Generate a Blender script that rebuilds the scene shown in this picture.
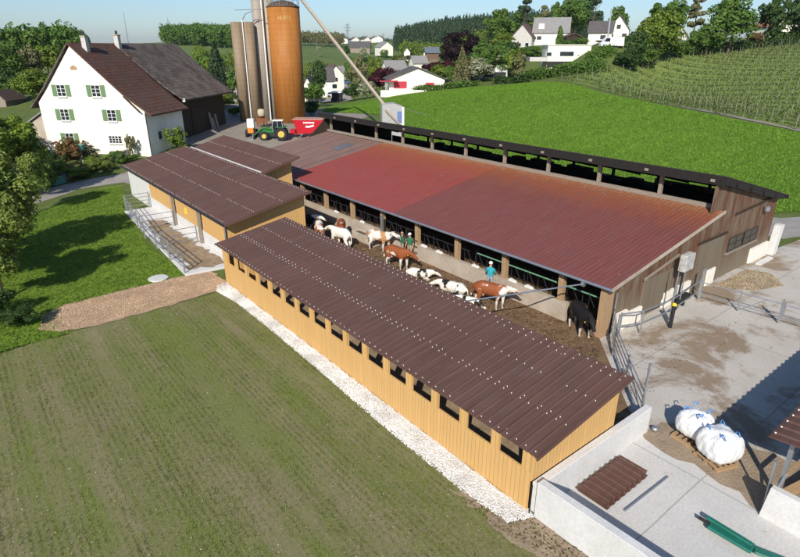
import bpy, bmesh, math, random
import numpy as np
from mathutils import Vector, Matrix
SC = bpy.context.scene
for o in list(bpy.data.objects): bpy.data.objects.remove(o)
R = math.radians
# ------------------------------------------------------------------ camera
H = 12.2; FPX = 560.0; TH = math.atan((278.5-49.0)/FPX); AL = R(38.4)
cd = bpy.data.cameras.new('camera'); cam = bpy.data.objects.new('camera', cd); SC.collection.objects.link(cam)
cd.sensor_width = 36; cd.lens = 36*FPX/800; cd.clip_start = .1; cd.clip_end = 12000
cam.location = (0, 0, H); cam.rotation_euler = (R(90)-TH, 0, -AL); SC.camera = cam
# ------------------------------------------------------------------ world, sun, exposure
SUN_EL = R(33.0); SUN_DIR = Vector((-1.2, -1.0, 0)).normalized()*math.cos(SUN_EL)+Vector((0, 0, math.sin(SUN_EL)))
w = bpy.data.worlds.new("World"); SC.world = w; w.use_nodes = True
nt = w.node_tree; bg = nt.nodes['Background']
sk = nt.nodes.new('ShaderNodeTexSky'); sk.sky_type = 'NISHITA'; sk.sun_disc = False
sk.sun_elevation = SUN_EL; sk.sun_rotation = math.atan2(SUN_DIR.x, SUN_DIR.y); sk.air_density = 1.0; sk.dust_density = .5; sk.ozone_density = 6.0
nt.links.new(sk.outputs[0], bg.inputs[0]); bg.inputs[1].default_value = .115
sl = bpy.data.lights.new('sun', 'SUN'); sl.energy = 5.0; sl.angle = R(.5); sl.color = (1, .93, .84)
so = bpy.data.objects.new('sun', sl); SC.collection.objects.link(so); so.rotation_euler = SUN_DIR.to_track_quat('Z', 'Y').to_euler()
SC.view_settings.view_transform = 'Standard'; SC.view_settings.look = 'None'; SC.view_settings.gamma = 1
SC.view_settings.exposure = 0.15
SC.render.engine = 'CYCLES'
# ------------------------------------------------------------------ picture geometry -> places in the world
F2 = np.array([math.sin(AL), math.cos(AL), 0]); R2 = np.array([math.cos(AL), -math.sin(AL), 0]); Z3 = np.array([0, 0, 1.])
FW = F2*math.cos(TH)-Z3*math.sin(TH); UP = F2*math.sin(TH)+Z3*math.cos(TH); CAM = np.array([0, 0, H])
def ray(u, v): return FW+R2*(u-400)/FPX+UP*(278.5-v)/FPX
def at(u, v, D): return CAM+ray(u, v)*D
# ------------------------------------------------------------------ terrain heights
CP = [(560,82,125),(620,97,105),(700,112,92),(800,132,84),(900,150,78),(800,42,165),(740,48,160),(680,55,150),(640,64,142),(600,70,135),
 (900,34,165),(700,46,220),(800,38,230),(600,45,150),(560,50,190),(540,47,200),(565,64,160),(500,60,170),(490,78,150),(480,85,140),(430,90,140),
 (400,94,140),(330,107,130),(345,100,160),(345,60,350),(330,45,700),(450,66,220),(430,60,400),(440,52,520),(400,52,520),(390,44,1500),(330,40,2600),
 (250,42,2600),(60,46,1800),(-60,46,1800),(370,41,3800),(300,44,3800),(180,44,3800),(20,95,110),(20,60,170),(-60,80,170),(200,80,150),(230,100,110),
 (180,42,500),(220,41,520),(130,47,1500),(560,40,420),(480,46,420),(520,45,240),(640,42,420),(800,38,500),(900,40,1000),(600,44,1500),(700,47,3800),(520,44,3800),
 (-100,50,3800),(490,32,600),(560,28,650),(440,38,600),(415,44,600),(640,34,650),(290,70,300),(240,66,300),(-120,46,600),(60,46,500),(650,110,80),(560,110,85),(480,110,95)]
def warp(x, y):
    r = np.hypot(x, y)+1e-6; k = np.log(1+r/60.)/r
    return x*k, y*k
pts = []
for u, v, D in CP:
    p = at(u, v, D); pts.append(p)
for x, y, z in [(18,68,.9),(8,72,.6),(36,76,1.3),(44,88,1.5),(55,85,1.2),(28,72,1.1),(10,100,2),(-20,80,.5),(-30,40,0),(-30,0,0),(0,-30,0),(60,-20,0),(48,10,0),(48,30,0),(50,52,0),(60,30,.1),(62,52,.2),(70,5,.1),
                (0,60,0),(15,58,0),(30,60,.2),(-60,-60,0),(100,-60,1),(10,-100,0),(-100,20,0),(150,-40,8),(300,-100,16),(-400,0,5),(0,-400,0),(60,68,.6)]:
    pts.append(np.array([x, y, z], float))
pts = np.array(pts); WX, WY = warp(pts[:, 0], pts[:, 1]); CC = .12
def kern(a, b, c, d): return np.sqrt((a-c)**2+(b-d)**2+CC**2)
K = kern(WX[:, None], WY[:, None], WX[None], WY[None]); n = len(pts)
zc = np.mean(pts[:, 2]); COEF = np.linalg.solve(K+np.eye(n)*1e-4, pts[:, 2]-zc)
def sstep(t): t = np.clip(t, 0, 1); return t*t*(3-2*t)
def rawz(x, y):
    x = np.asarray(x, float); y = np.asarray(y, float); a, b = warp(x, y); sh = a.shape
    z = (kern(a.ravel()[:, None], b.ravel()[:, None], WX[None], WY[None])@COEF+zc).reshape(sh)
    dx = np.maximum(np.maximum(-25-x, x-46), 0); dy = np.maximum(np.maximum(-60-y, y-57), 0)
    return z*sstep(np.hypot(dx, dy)/14)
G = 4.0; GX0, GX1, GY0, GY1 = -120, 320, -120, 320
gxs = np.arange(GX0, GX1+G, G); gys = np.arange(GY0, GY1+G, G)
GZ = rawz(*np.meshgrid(gxs, gys, indexing='ij'))
def tz(x, y):
    """height of the terrain sheet (exactly its triangles inside the fine lattice)"""
    if GX0 <= x < GX1 and GY0 <= y < GY1:
        i = int((x-GX0)//G); j = int((y-GY0)//G); a = (x-GX0)/G-i; b = (y-GY0)/G-j
        z00, z10, z01, z11 = GZ[i, j], GZ[i+1, j], GZ[i, j+1], GZ[i+1, j+1]
        return float(z00+(z10-z00)*a+(z11-z10)*b if a >= b else z00+(z11-z01)*a+(z01-z00)*b)
    return float(rawz(np.array([x]), np.array([y]))[0])
def hit(u, v):
    """where the line of sight of a picture point meets the terrain"""
    d = ray(u, v); t = 12.0
    while t < 6000:
        p = CAM+d*t
        if p[2] < tz(p[0], p[1]):
            lo, hi = t/1.02, t
            for _ in range(18):
                m = (lo+hi)/2; q = CAM+d*m
                if q[2] < tz(q[0], q[1]): hi = m
                else: lo = m
            return CAM+d*hi, hi
        t *= 1.02
    return CAM+d*400, 400.
# ------------------------------------------------------------------ objects
COL = SC.collection
def setp(o, label=None, cat=None, group=None, kind=None):
    if label: o['label'] = label
    if cat: o['category'] = cat
    if group: o['group'] = group
    if kind: o['kind'] = kind
    return o
def thing(name, label, cat, loc=(0, 0, 0), rz=0., group=None):
    o = bpy.data.objects.new(name, None); COL.objects.link(o); o.empty_display_size = .3
    o.location = loc; o.rotation_euler = (0, 0, rz); setp(o, label, cat, group); return o
def copy_tree(o, parent=None):
    c = o.copy(); COL.objects.link(c)
    if parent is not None: c.parent = parent
    for ch in o.children: copy_tree(ch, c)
    return c
class MB:
    def __init__(s): s.v = []; s.f = []; s.m = []
    def add(s, vs, fs, m=0):
        b = len(s.v); s.v += [tuple(map(float, p)) for p in vs]; s.f += [tuple(b+i for i in f) for f in fs]; s.m += [m]*len(fs); return s
    def box(s, x0, x1, y0, y1, z0, z1, m=0):
        vs = [(x, y, z) for z in (z0, z1) for x, y in ((x0, y0), (x1, y0), (x1, y1), (x0, y1))]
        return s.add(vs, [(3, 2, 1, 0), (4, 5, 6, 7), (0, 1, 5, 4), (1, 2, 6, 5), (2, 3, 7, 6), (3, 0, 4, 7)], m)
    def bar(s, p, q, w, h=None, m=0, upv=(0, 0, 1)):
        p = Vector(p); q = Vector(q); h = h or w; d = (q-p).normalized(); u = Vector(upv)
        if abs(d.dot(u)) > .98: u = Vector((0, 1, 0))
        a = d.cross(u).normalized()*w/2; b = a.cross(d).normalized()*h/2
        vs = [p-a-b, p+a-b, p+a+b, p-a+b, q-a-b, q+a-b, q+a+b, q-a+b]
        return s.add(vs, [(3, 2, 1, 0), (4, 5, 6, 7), (0, 1, 5, 4), (1, 2, 6, 5), (2, 3, 7, 6), (3, 0, 4, 7)], m)
    def tube(s, p, q, r, r2=None, n=8, m=0, caps=True):
        p = Vector(p); q = Vector(q); r2 = r if r2 is None else r2; d = (q-p).normalized()
        u = Vector((0, 0, 1)) if abs(d.z) < .9 else Vector((1, 0, 0))
        a = d.cross(u).normalized(); b = d.cross(a)
        vs = [p+(a*math.cos(6.2832*i/n)+b*math.sin(6.2832*i/n))*r for i in range(n)]+[q+(a*math.cos(6.2832*i/n)+b*math.sin(6.2832*i/n))*r2 for i in range(n)]
        fs = [(i, (i+1) % n, n+(i+1) % n, n+i) for i in range(n)]
        if caps: fs += [tuple(range(n))[::-1], tuple(range(n, 2*n))]
        return s.add(vs, fs, m)
    def path(s, ps, r, n=6, m=0):
        for a, b in zip(ps[:-1], ps[1:]): s.tube(a, b, r, n=n, m=m)
        return s
    def prism(s, poly, axis, a0, a1, m=0):
        """poly of 2-D points swept along an axis: 'x' (y,z), 'y' (x,z), 'z' (x,y)"""
        def P(p, a): return (a, p[0], p[1]) if axis == 'x' else ((p[0], a, p[1]) if axis == 'y' else (p[0], p[1], a))
        n = len(poly); vs = [P(p, a0) for p in poly]+[P(p, a1) for p in poly]
        return s.add(vs, [tuple(range(n))[::-1], tuple(range(n, 2*n))]+[(i, (i+1) % n, n+(i+1) % n, n+i) for i in range(n)], m)
    def lathe(s, prof, c=(0, 0, 0), n=24, m=0):
        vs = [(c[0]+r*math.cos(6.2832*i/n), c[1]+r*math.sin(6.2832*i/n), c[2]+z) for r, z in prof for i in range(n)]
        k = len(prof); fs = [(j*n+i, j*n+(i+1) % n, (j+1)*n+(i+1) % n, (j+1)*n+i) for j in range(k-1) for i in range(n)]
        fs += [tuple(range(n))[::-1], tuple(range((k-1)*n, k*n))]
        return s.add(vs, fs, m)
    def build(s, name, mat, parent=None, smooth=False, world=True, bevel=0, label=None, cat=None, group=None, kind=None, recalc=True):
        me = bpy.data.meshes.new(name); off = Vector((0, 0, 0))
        if parent is not None and world:
            q = parent
            while q is not None: off += Vector(q.location); q = q.parent
        me.from_pydata([(x-off.x, y-off.y, z-off.z) for x, y, z in s.v], [], s.f)
        mats = mat if isinstance(mat, (list, tuple)) else [mat]
        for mm in mats: me.materials.append(mm)
        me.polygons.foreach_set('material_index', s.m)
        if recalc:
            bm = bmesh.new(); bm.from_mesh(me); bmesh.ops.recalc_face_normals(bm, faces=bm.faces)
            if bevel: bmesh.ops.bevel(bm, geom=list(bm.edges), offset=bevel, segments=1, affect='EDGES', clamp_overlap=True)
            bm.to_mesh(me); bm.free()
        if smooth: me.polygons.foreach_set('use_smooth', [True]*len(me.polygons))
        o = bpy.data.objects.new(name, me); COL.objects.link(o)
        if parent is not None: o.parent = parent
        return setp(o, label, cat, group, kind)
def np_mesh(name, V, Fq, mat, parent=None, smooth=False, **kw):
    me = bpy.data.meshes.new(name); V = np.asarray(V, np.float32); Fq = np.asarray(Fq, np.int32); k = Fq.shape[1]
    me.vertices.add(len(V)); me.vertices.foreach_set('co', V.ravel()); me.loops.add(Fq.size); me.loops.foreach_set('vertex_index', Fq.ravel())
    me.polygons.add(len(Fq)); me.polygons.foreach_set('loop_start', np.arange(0, Fq.size, k)); me.polygons.foreach_set('loop_total', np.full(len(Fq), k))
    me.update(calc_edges=True); me.validate(); me.materials.append(mat)
    if smooth: me.polygons.foreach_set('use_smooth', [True]*len(me.polygons))
    if name is None: return me
    o = bpy.data.objects.new(name, me); COL.objects.link(o)
    if parent is not None: o.parent = parent
    return setp(o, **kw)
# ------------------------------------------------------------------ materials
class NT:
    def __init__(s, name):
        s.m = bpy.data.materials.new(name); s.m.use_nodes = True; s.t = s.m.node_tree; s.b = s.t.nodes['Principled BSDF']
        s.tc = s.t.nodes.new('ShaderNodeTexCoord')
    def n(s, typ, **kw):
        x = s.t.nodes.new('ShaderNode'+typ)
        for k, v in kw.items(): setattr(x, k, v)
        return x
    def l(s, a, b): s.t.links.new(a, b)
    def vec(s, scale=(1, 1, 1), rot=(0, 0, 0), loc=(0, 0, 0)):
        mp = s.n('Mapping'); mp.inputs['Scale'].default_value = scale; mp.inputs['Rotation'].default_value = rot; mp.inputs['Location'].default_value = loc
        s.l(s.tc.outputs['Object'], mp.inputs[0]); return mp.outputs[0]
    def noise(s, scale, detail=4, rough=.55, vec=None, dist=0):
        x = s.n('TexNoise'); x.inputs['Scale'].default_value = scale; x.inputs['Detail'].default_value = detail; x.inputs['Roughness'].default_value = rough; x.inputs['Distortion'].default_value = dist
        s.l(vec or s.tc.outputs['Object'], x.inputs['Vector']); return x.outputs[0]
    def ramp(s, fac, stops, const=False):
        x = s.n('ValToRGB'); e = x.color_ramp.elements
        while len(e) < len(stops): e.new(.5)
        for a, (p, c) in zip(e, stops): a.position = p; a.color = (c, c, c, 1) if isinstance(c, (int, float)) else (*c, 1)
        if const: x.color_ramp.interpolation = 'CONSTANT'
        s.l(fac, x.inputs[0]); return x.outputs[0]
    def mix(s, fac, a, b, blend='MIX'):
        x = s.n('Mix', data_type='RGBA', blend_type=blend)
        for sock, val in ((x.inputs[0], fac), (x.inputs[6], a), (x.inputs[7], b)):
            if isinstance(val, (int, float)): sock.default_value = val
            elif isinstance(val, tuple): sock.default_value = (*val, 1)
            else: s.l(val, sock)
        return x.outputs[2]
    def math(s, op, a, b=None, c=None):
        x = s.n('Math', operation=op)
        for i, val in enumerate((a, b, c)):
            if val is None: continue
            if isinstance(val, (int, float)): x.inputs[i].default_value = val
            else: s.l(val, x.inputs[i])
        return x.outputs[0]
    def sep(s): x = s.n('SeparateXYZ'); s.l(s.tc.outputs['Object'], x.inputs[0]); return x.outputs
    def bump(s, h, strength=.5, dist=.02):
        x = s.n('Bump'); x.inputs['Strength'].default_value = strength; x.inputs['Distance'].default_value = dist
        s.l(h, x.inputs['Height']); s.l(x.outputs[0], s.b.inputs['Normal'])
    def out(s, col, rough=.8, metal=0, spec=.5):
        if isinstance(col, tuple): s.b.inputs['Base Color'].default_value = (*col, 1)
        else: s.l(col, s.b.inputs['Base Color'])
        if isinstance(rough, (int, float)): s.b.inputs['Roughness'].default_value = rough
        else: s.l(rough, s.b.inputs['Roughness'])
        s.b.inputs['Metallic'].default_value = metal; s.b.inputs['Specular IOR Level'].default_value = spec
        return s.m
def mk(name, c1, c2=None, scale=3, rough=.8, bump=.2, bscale=40, bd=.01, metal=0, spec=.4, detail=5, lo=.35, hi=.65, stretch=None):
    t = NT(name); v = t.vec(stretch) if stretch else None
    c2 = c2 or tuple(x*.75 for x in c1)
    col = t.ramp(t.noise(scale, detail, .6, v), [(lo, c2), (hi, c1)])
    col = t.mix(.35, col, t.ramp(t.noise(scale*9, 3, .6, v), [(.3, tuple(x*.7 for x in c1)), (.7, tuple(min(1, x*1.15) for x in c1))]))
    if bump: t.bump(t.noise(bscale, 4), bump, bd)
    return t.out(col, rough, metal, spec)
def planks(name, c1, c2, pitch, gap=.06, streak=None, rough=.75, zfade=None):
    """vertical boards: each board its own tone, a dark joint between"""
    t = NT(name); s = t.sep(); a = t.math('DIVIDE', t.math('ADD', s[0], s[1]), pitch)
    w_ = t.n('TexWhiteNoise', noise_dimensions='1D'); t.l(t.math('FLOOR', a), w_.inputs['W'])
    fr = t.math('FRACT', a)
    col = t.mix(w_.outputs['Value'], c1, c2)
    gr = t.noise(6, 6, .7, t.vec((4, 4, .35)))
    col = t.mix(.6, col, t.mix(gr, tuple(x*.55 for x in c1), tuple(min(1, x*1.25) for x in c2)))
    if streak:
        f = t.ramp(t.noise(1.1, 6, .75, t.vec((2.2, 2.2, .35))), [(.42, 0), (.62, 1)])
        col = t.mix(f, col, streak)
        if zfade:
            f2 = t.ramp(t.math('ADD', t.math('ADD', t.math('MULTIPLY', s[2], 1/zfade[1]), .75), t.math('MULTIPLY', t.noise(1.5, 6, .7, t.vec((3, 3, .3))), .55)), [(.55, 0), (.95, 1)])
            col = t.mix(f2, col, zfade[0])
    edge = t.ramp(fr, [(0, 0), (gap, 1), (1-gap/2, 1), (1, 0)])
    col = t.mix(edge, tuple(x*.25 for x in c1), col)
    t.bump(t.math('ADD', edge, t.math('MULTIPLY', gr, .3)), .6, .015)
    return t.out(col, rough, 0, .25)
def plain(name, c, rough=.6, metal=0, spec=.5): return NT(name).out(c, rough, metal, spec)
def leafmat(name, cols, rough=.6, trans=.25):
    t = NT(name); g = t.n('NewGeometry'); c = t.ramp(g.outputs['Random Per Island'], [(i/(len(cols)-1), x) for i, x in enumerate(cols)])
    big = t.ramp(t.noise(1.3 if trans else 1, 2), [(.3, .75), (.7, 1.25)])
    c = t.mix(1.0, c, big, 'MULTIPLY')
    t.out(c, rough, 0, .2)
    tr = t.n('BsdfTranslucent'); t.l(c, tr.inputs[0]); mx = t.n('MixShader'); mx.inputs[0].default_value = trans
    t.l(t.b.outputs[0], mx.inputs[1]); t.l(tr.outputs[0], mx.inputs[2]); t.l(mx.outputs[0], t.t.nodes['Material Output'].inputs[0])
    return t.m
M = {}
M['white_plaster'] = mk('white plaster', (.84, .80, .71), (.76, .70, .58), .5, .9, .15, 30)
M['cream'] = mk('cream render', (.80, .77, .64), (.74, .71, .58), 1.2, .9, .1, 30)
M['concrete'] = mk('concrete', (.56, .54, .50), (.44, .42, .385), 1.6, .9, .25, 60, .006)
M['concrete_light'] = mk('pale new concrete', (.66, .655, .63), (.56, .555, .53), 1.3, .85, .2, 50, .006)
M['concrete_old'] = mk('stained old concrete', (.46, .40, .32), (.30, .23, .16), .9, .9, .4, 30, .01, lo=.3, hi=.6)
M['galv'] = mk('galvanised steel', (.48, .50, .52), (.38, .40, .42), 6, .38, .05, metal=.75)
M['dark_steel'] = plain('dark steel', (.03, .03, .035), .5, .3)
M['black'] = plain('matt black', (.012, .012, .013), .7)
M['pvc_white'] = plain('white plastic', (.75, .75, .73), .5)
M['green_paint'] = plain('green painted tube', (.13, .28, .18), .45)
M['wood_new'] = planks('fresh larch boards', (.56, .32, .105), (.70, .43, .165), .16, streak=(.58, .36, .14))
M['wood_post'] = mk('tan timber', (.40, .27, .15), (.30, .19, .10), 4, .8, .2, stretch=(3, 3, .6))
M['wood_fascia'] = planks('brown stained boards', (.22, .095, .03), (.27, .12, .04), .16)
M['wood_old'] = planks('weathered barn boards', (.075, .032, .016), (.16, .075, .042), .19, .07, streak=(.19, .145, .10), zfade=((.20, .165, .115), -4.))
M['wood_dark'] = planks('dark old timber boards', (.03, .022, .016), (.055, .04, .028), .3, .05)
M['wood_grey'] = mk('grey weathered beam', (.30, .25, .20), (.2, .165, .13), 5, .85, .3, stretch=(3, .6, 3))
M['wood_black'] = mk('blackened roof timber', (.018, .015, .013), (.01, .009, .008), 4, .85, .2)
M['asphalt'] = mk('worn pale asphalt', (.34, .315, .28), (.24, .22, .195), .8, .92, .3, 60, .006)
M['glass'] = plain('dark window glass', (.02, .025, .03), .08, 0, .8)
M['green_shutter'] = plain('grey green shutter paint', (.14, .23, .10), .6)
M['red_shutter'] = plain('red shutter paint', (.45, .03, .05), .5)
M['roof_grey'] = mk('grey roof tiles', (.115, .105, .10), (.07, .062, .06), 1.2, .9, .5, 12, .03)
M['roof_brown'] = mk('brown roof tiles', (.13, .085, .07), (.085, .055, .045), 1.2, .9, .5, 12, .03)
M['roof_pale'] = mk('pale slate roof', (.27, .26, .25), (.2, .195, .19), 1.2, .85, .3, 12, .03)
M['bark'] = mk('bark', (.11, .085, .06), (.06, .045, .03), 8, .95, .6, 20, .02, stretch=(2, 2, .4))
def corr(name, base, alt, rust=None, rustaxis=None, specks=(.62, .0), spk=(.55, .5, .48), rough=.5, big=.35, streak=(.5, 6, 1)):
    t = NT(name)
    c = t.ramp(t.noise(.35, 5, .6), [(.35, base), (.65, alt)])
    st = t.noise(1.6, 5, .7, t.vec(streak)); c = t.mix(.45, c, t.ramp(st, [(.3, tuple(x*.72 for x in base)), (.7, tuple(x*1.3 for x in alt))]))
    if rust:
        s = t.sep(); g = t.math('MULTIPLY', t.math('SUBTRACT', s[0], rustaxis[0]), 1/(rustaxis[1]-rustaxis[0]))
        f = t.ramp(t.math('ADD', g, t.math('MULTIPLY', t.math('SUBTRACT', t.noise(1.2, 6, .75, t.vec((.5, 3.5, 1))), .5), 1.1)), [(.35, 0), (.95, 1)])
        c = t.mix(f, c, rust)
        f = t.ramp(t.math('MULTIPLY', t.noise(5, 5, .8, t.vec((.6, 2.5, 1))), t.math('ADD', g, .12)), [(.50, 0), (.62, .8)]); c = t.mix(f, c, (.30, .19, .10))
    ov = t.ramp(t.math('FRACT', t.math('ADD', t.math('MULTIPLY', t.sep()[0], 1/2.35), t.math('MULTIPLY', t.noise(.15, 1), .02))), [(0, .72), (.012, 1)], False); c = t.mix(.8, c, ov, 'MULTIPLY')
    dirt = t.ramp(t.noise(.9, 7, .75, t.vec((.6, 2.2, 1), loc=(5, 2, 0))), [(.5, 0), (.72, .5)]); c = t.mix(dirt, c, tuple(x*.6+.06 for x in base))
    vo = t.n('TexVoronoi'); vo.inputs['Scale'].default_value = 1.7; t.l(t.tc.outputs['Object'], vo.inputs['Vector'])
    m_ = t.math('MULTIPLY', t.ramp(vo.outputs['Distance'], [(.035, 1), (.06, 0)]), t.ramp(t.noise(.4, 2), [(.5, 0), (.6, 1)]))
    c = t.mix(m_, c, spk)
    t.bump(t.noise(30, 3), .08, .01)
    return t.out(c, rough, 0, .18)
M['roof_new'] = corr('brown coated sheet', (.098, .052, .040), (.125, .068, .052), rough=.62, streak=(.25, 3.5, 1))
M['roof_red'] = corr('bright red sheet', (.27, .054, .044), (.245, .062, .048), (.28, .085, .042), (-4.8, 1.0), rough=.55)
M['roof_red2'] = corr('weathered dark red sheet', (.165, .058, .048), (.185, .062, .052), (.26, .085, .038), (-4.4, 1.0), rough=.55)
M['roof_mid'] = corr('faded brown sheet', (.175, .11, .095), (.215, .135, .11), rough=.7)
M['roof_dark'] = corr('dark fibre cement sheet', (.05, .045, .04), (.07, .062, .055), rough=.8)

# ---- ground materials
def field_mat():
    t = NT('sprouting stubble field')
    soil = t.ramp(t.noise(10, 9, .85), [(.28, (.105, .085, .048)), (.5, (.225, .19, .108)), (.72, (.36, .31, .20))])
    grass = t.ramp(t.noise(12, 7, .8), [(.32, (.085, .12, .02)), (.68, (.21, .26, .05))])
    rows = t.noise(1, 6, .75, t.vec((6.5, .9, 1)))
    patch = t.noise(.16, 5, .6, t.vec((1.4, .6, 1)))
    f = t.ramp(t.math('ADD', t.math('MULTIPLY', rows, .5), t.math('MULTIPLY', patch, .62)), [(.46, .08), (.66, .92)])
    c = t.mix(f, soil, grass)
    tr = t.ramp(t.noise(.5, 4, .6, t.vec((1.5, .10, 1))), [(.47, 0), (.62, .65)]); c = t.mix(tr, c, t.mix(.5, (.32, .265, .165), soil))
    tg = t.ramp(t.noise(.13, 3, .6, t.vec((1.8, .5, 1), loc=(7, 3, 0))), [(.5, 0), (.66, .6)]); c = t.mix(tg, c, grass)
    vo = t.n('TexVoronoi'); vo.inputs['Scale'].default_value = 3.8; t.l(t.tc.outputs['Object'], vo.inputs['Vector'])
    sp = t.math('MULTIPLY', t.ramp(vo.outputs['Distance'], [(.06, 1), (.12, 0)]), t.ramp(t.noise(1.3, 3), [(.5, 0), (.6, 1)])); c = t.mix(sp, c, (.42, .38, .30))
    t.bump(t.math('ADD', t.noise(22, 6, .8), t.math('MULTIPLY', rows, .4)), .7, .03); return t.out(c, .95, 0, .1)
def grass_mat(name, a, b, c3, sc=1., rows=None):
    t = NT(name)
    c = t.ramp(t.noise(.12*sc, 5, .6), [(.3, a), (.7, b)])
    c = t.mix(.7, c, t.ramp(t.noise(3.5*sc, 8, .85), [(.32, tuple(x*.5 for x in a)), (.66, c3)]))
    if rows:
        c = t.mix(t.ramp(t.noise(1, 5, .7, t.vec(rows[0], (0, 0, rows[1]))), [(.35, .0), (.7, .55)]), c, tuple(x*.62 for x in a))
    c = t.mix(1., c, t.ramp(t.noise(.35*sc, 7, .75, t.vec(loc=(9, 4, 0))), [(.32, .84), (.5, 1.0), (.68, 1.12)]), 'MULTIPLY')
    t.bump(t.noise(9*sc, 6, .8), 1.0, .08); return t.out(c, .95, 0, .15)
M['field'] = field_mat()
M['lawn'] = grass_mat('bright lawn', (.16, .26, .016), (.22, .33, .028), (.26, .38, .05), 1.6)
M['crop'] = grass_mat('green cereal field', (.10, .20, .016), (.14, .25, .022), (.19, .33, .04), 1.3, rows=((.05, .9, 1), .35))
M['meadow'] = grass_mat('meadow', (.10, .16, .025), (.15, .21, .04), (.13, .17, .05), .4)
M['vine_ground'] = grass_mat('vineyard grass', (.12, .19, .03), (.18, .25, .05), (.22, .27, .08), .9)
def stained(name, base, alt, stain, thr=.58, sc=.28):
    t = NT(name); c = t.ramp(t.noise(.5, 6, .65), [(.3, alt), (.7, base)])
    c = t.mix(.4, c, t.ramp(t.noise(14, 5, .7), [(.3, tuple(x*.7 for x in alt)), (.7, tuple(min(1, x*1.15) for x in base))]))
    c = t.mix(t.ramp(t.noise(sc, 7, .68, dist=.4), [(thr, 0), (thr+.09, .85)]), c, stain)
    c = t.mix(t.ramp(t.noise(1.7, 6, .7), [(.62, 0), (.7, .7)]), c, tuple(x*.8 for x in stain))
    s = t.sep(); j = t.math('MINIMUM', t.math('PINGPONG', t.math('ADD', s[0], t.math('MULTIPLY', t.noise(.8, 3), .05)), 2.6), t.math('PINGPONG', t.math('ADD', s[1], t.math('MULTIPLY', t.noise(.9, 3), .05)), 2.45)); c = t.mix(t.ramp(j, [(.012, .6), (.03, 0)]), c, tuple(x*.45 for x in alt))
    ck = t.n('TexVoronoi', feature='DISTANCE_TO_EDGE'); ck.inputs['Scale'].default_value = .33; t.l(t.vec(), ck.inputs['Vector']); t.bump(t.noise(30, 5, .7), .4, .01); return t.out(c, .92, 0, .2)
M['yard'] = stained('stained yard concrete', (.55, .52, .465), (.42, .385, .33), (.235, .165, .10), .50)
M['pad'] = stained('pale concrete pad', (.62, .61, .58), (.50, .49, .46), (.50, .42, .32), .66)
M['dung'] = mk('trodden dung and straw', (.215, .135, .07), (.085, .05, .028), .9, .95, .8, 12, .05, lo=.35, hi=.62)
M['soil'] = mk('brown soil', (.36, .28, .195), (.22, .165, .11), 1.5, .95, .8, 14, .05)
M['gravel_yard'] = mk('gravel yard', (.30, .265, .215), (.22, .19, .15), .6, .95, .5, 30, .02)
M['chips'] = mk('wood chips', (.50, .35, .23), (.36, .24, .15), 8, .95, 1, 25, .04)
M['limestone'] = mk('white limestone gravel', (.80, .79, .76), (.64, .62, .58), 10, .9, 1, 20, .04)
M['straw'] = mk('loose straw', (.33, .26, .18), (.24, .185, .125), 6, .95, 1, 20, .05, stretch=(1, 2, 1))
M['terr'] = grass_mat('mixed grassland', (.10, .15, .03), (.15, .20, .045), (.16, .19, .06), .25)
M['far_field'] = grass_mat('distant meadow', (.10, .165, .035), (.15, .21, .06), (.17, .22, .07), .03)
M['litter'] = mk('straw litter', (.36, .27, .17), (.17, .12, .07), 3, .95, .8, 16, .04)

# ------------------------------------------------------------------ terrain sheets
V = [(x, y, GZ[i, j]) for i, x in enumerate(gxs) for j, y in enumerate(gys)]; nj = len(gys); Fs = []
for i in range(len(gxs)-1):
    for j in range(nj-1):
        a, b, c, d = i*nj+j, (i+1)*nj+j, (i+1)*nj+j+1, i*nj+j+1
        Fs += [(a, b, c), (a, c, d)]
np_mesh('ground', V, Fs, M['terr'], smooth=True, kind='structure')
# the outer land out to the horizon, a ring around the fine sheet
ang = np.linspace(0, 2*math.pi, 181)[:-1]; C0 = ((GX0+GX1)/2, (GY0+GY1)/2)
def ringpt(a, k):
    dx, dy = math.cos(a), math.sin(a); hx = (GX1-GX0)/2; sq = hx/max(abs(dx), abs(dy)); r = sq-2+(k**2.4)*6500
    return C0[0]+dx*r, C0[1]+dy*r
ks = np.linspace(0, 1, 70); XY = np.array([[ringpt(a, k) for a in ang] for k in ks]); ZZ = rawz(XY[..., 0], XY[..., 1]); ZZ[0] -= .3
V = np.dstack([XY, ZZ]).reshape(-1, 3); na = len(ang)
Fs = [(j*na+i, j*na+(i+1) % na, (j+1)*na+(i+1) % na, (j+1)*na+i) for j in range(len(ks)-1) for i in range(na)]
np_mesh('terrain', V, Fs, M['far_field'], smooth=True, kind='structure')

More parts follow.
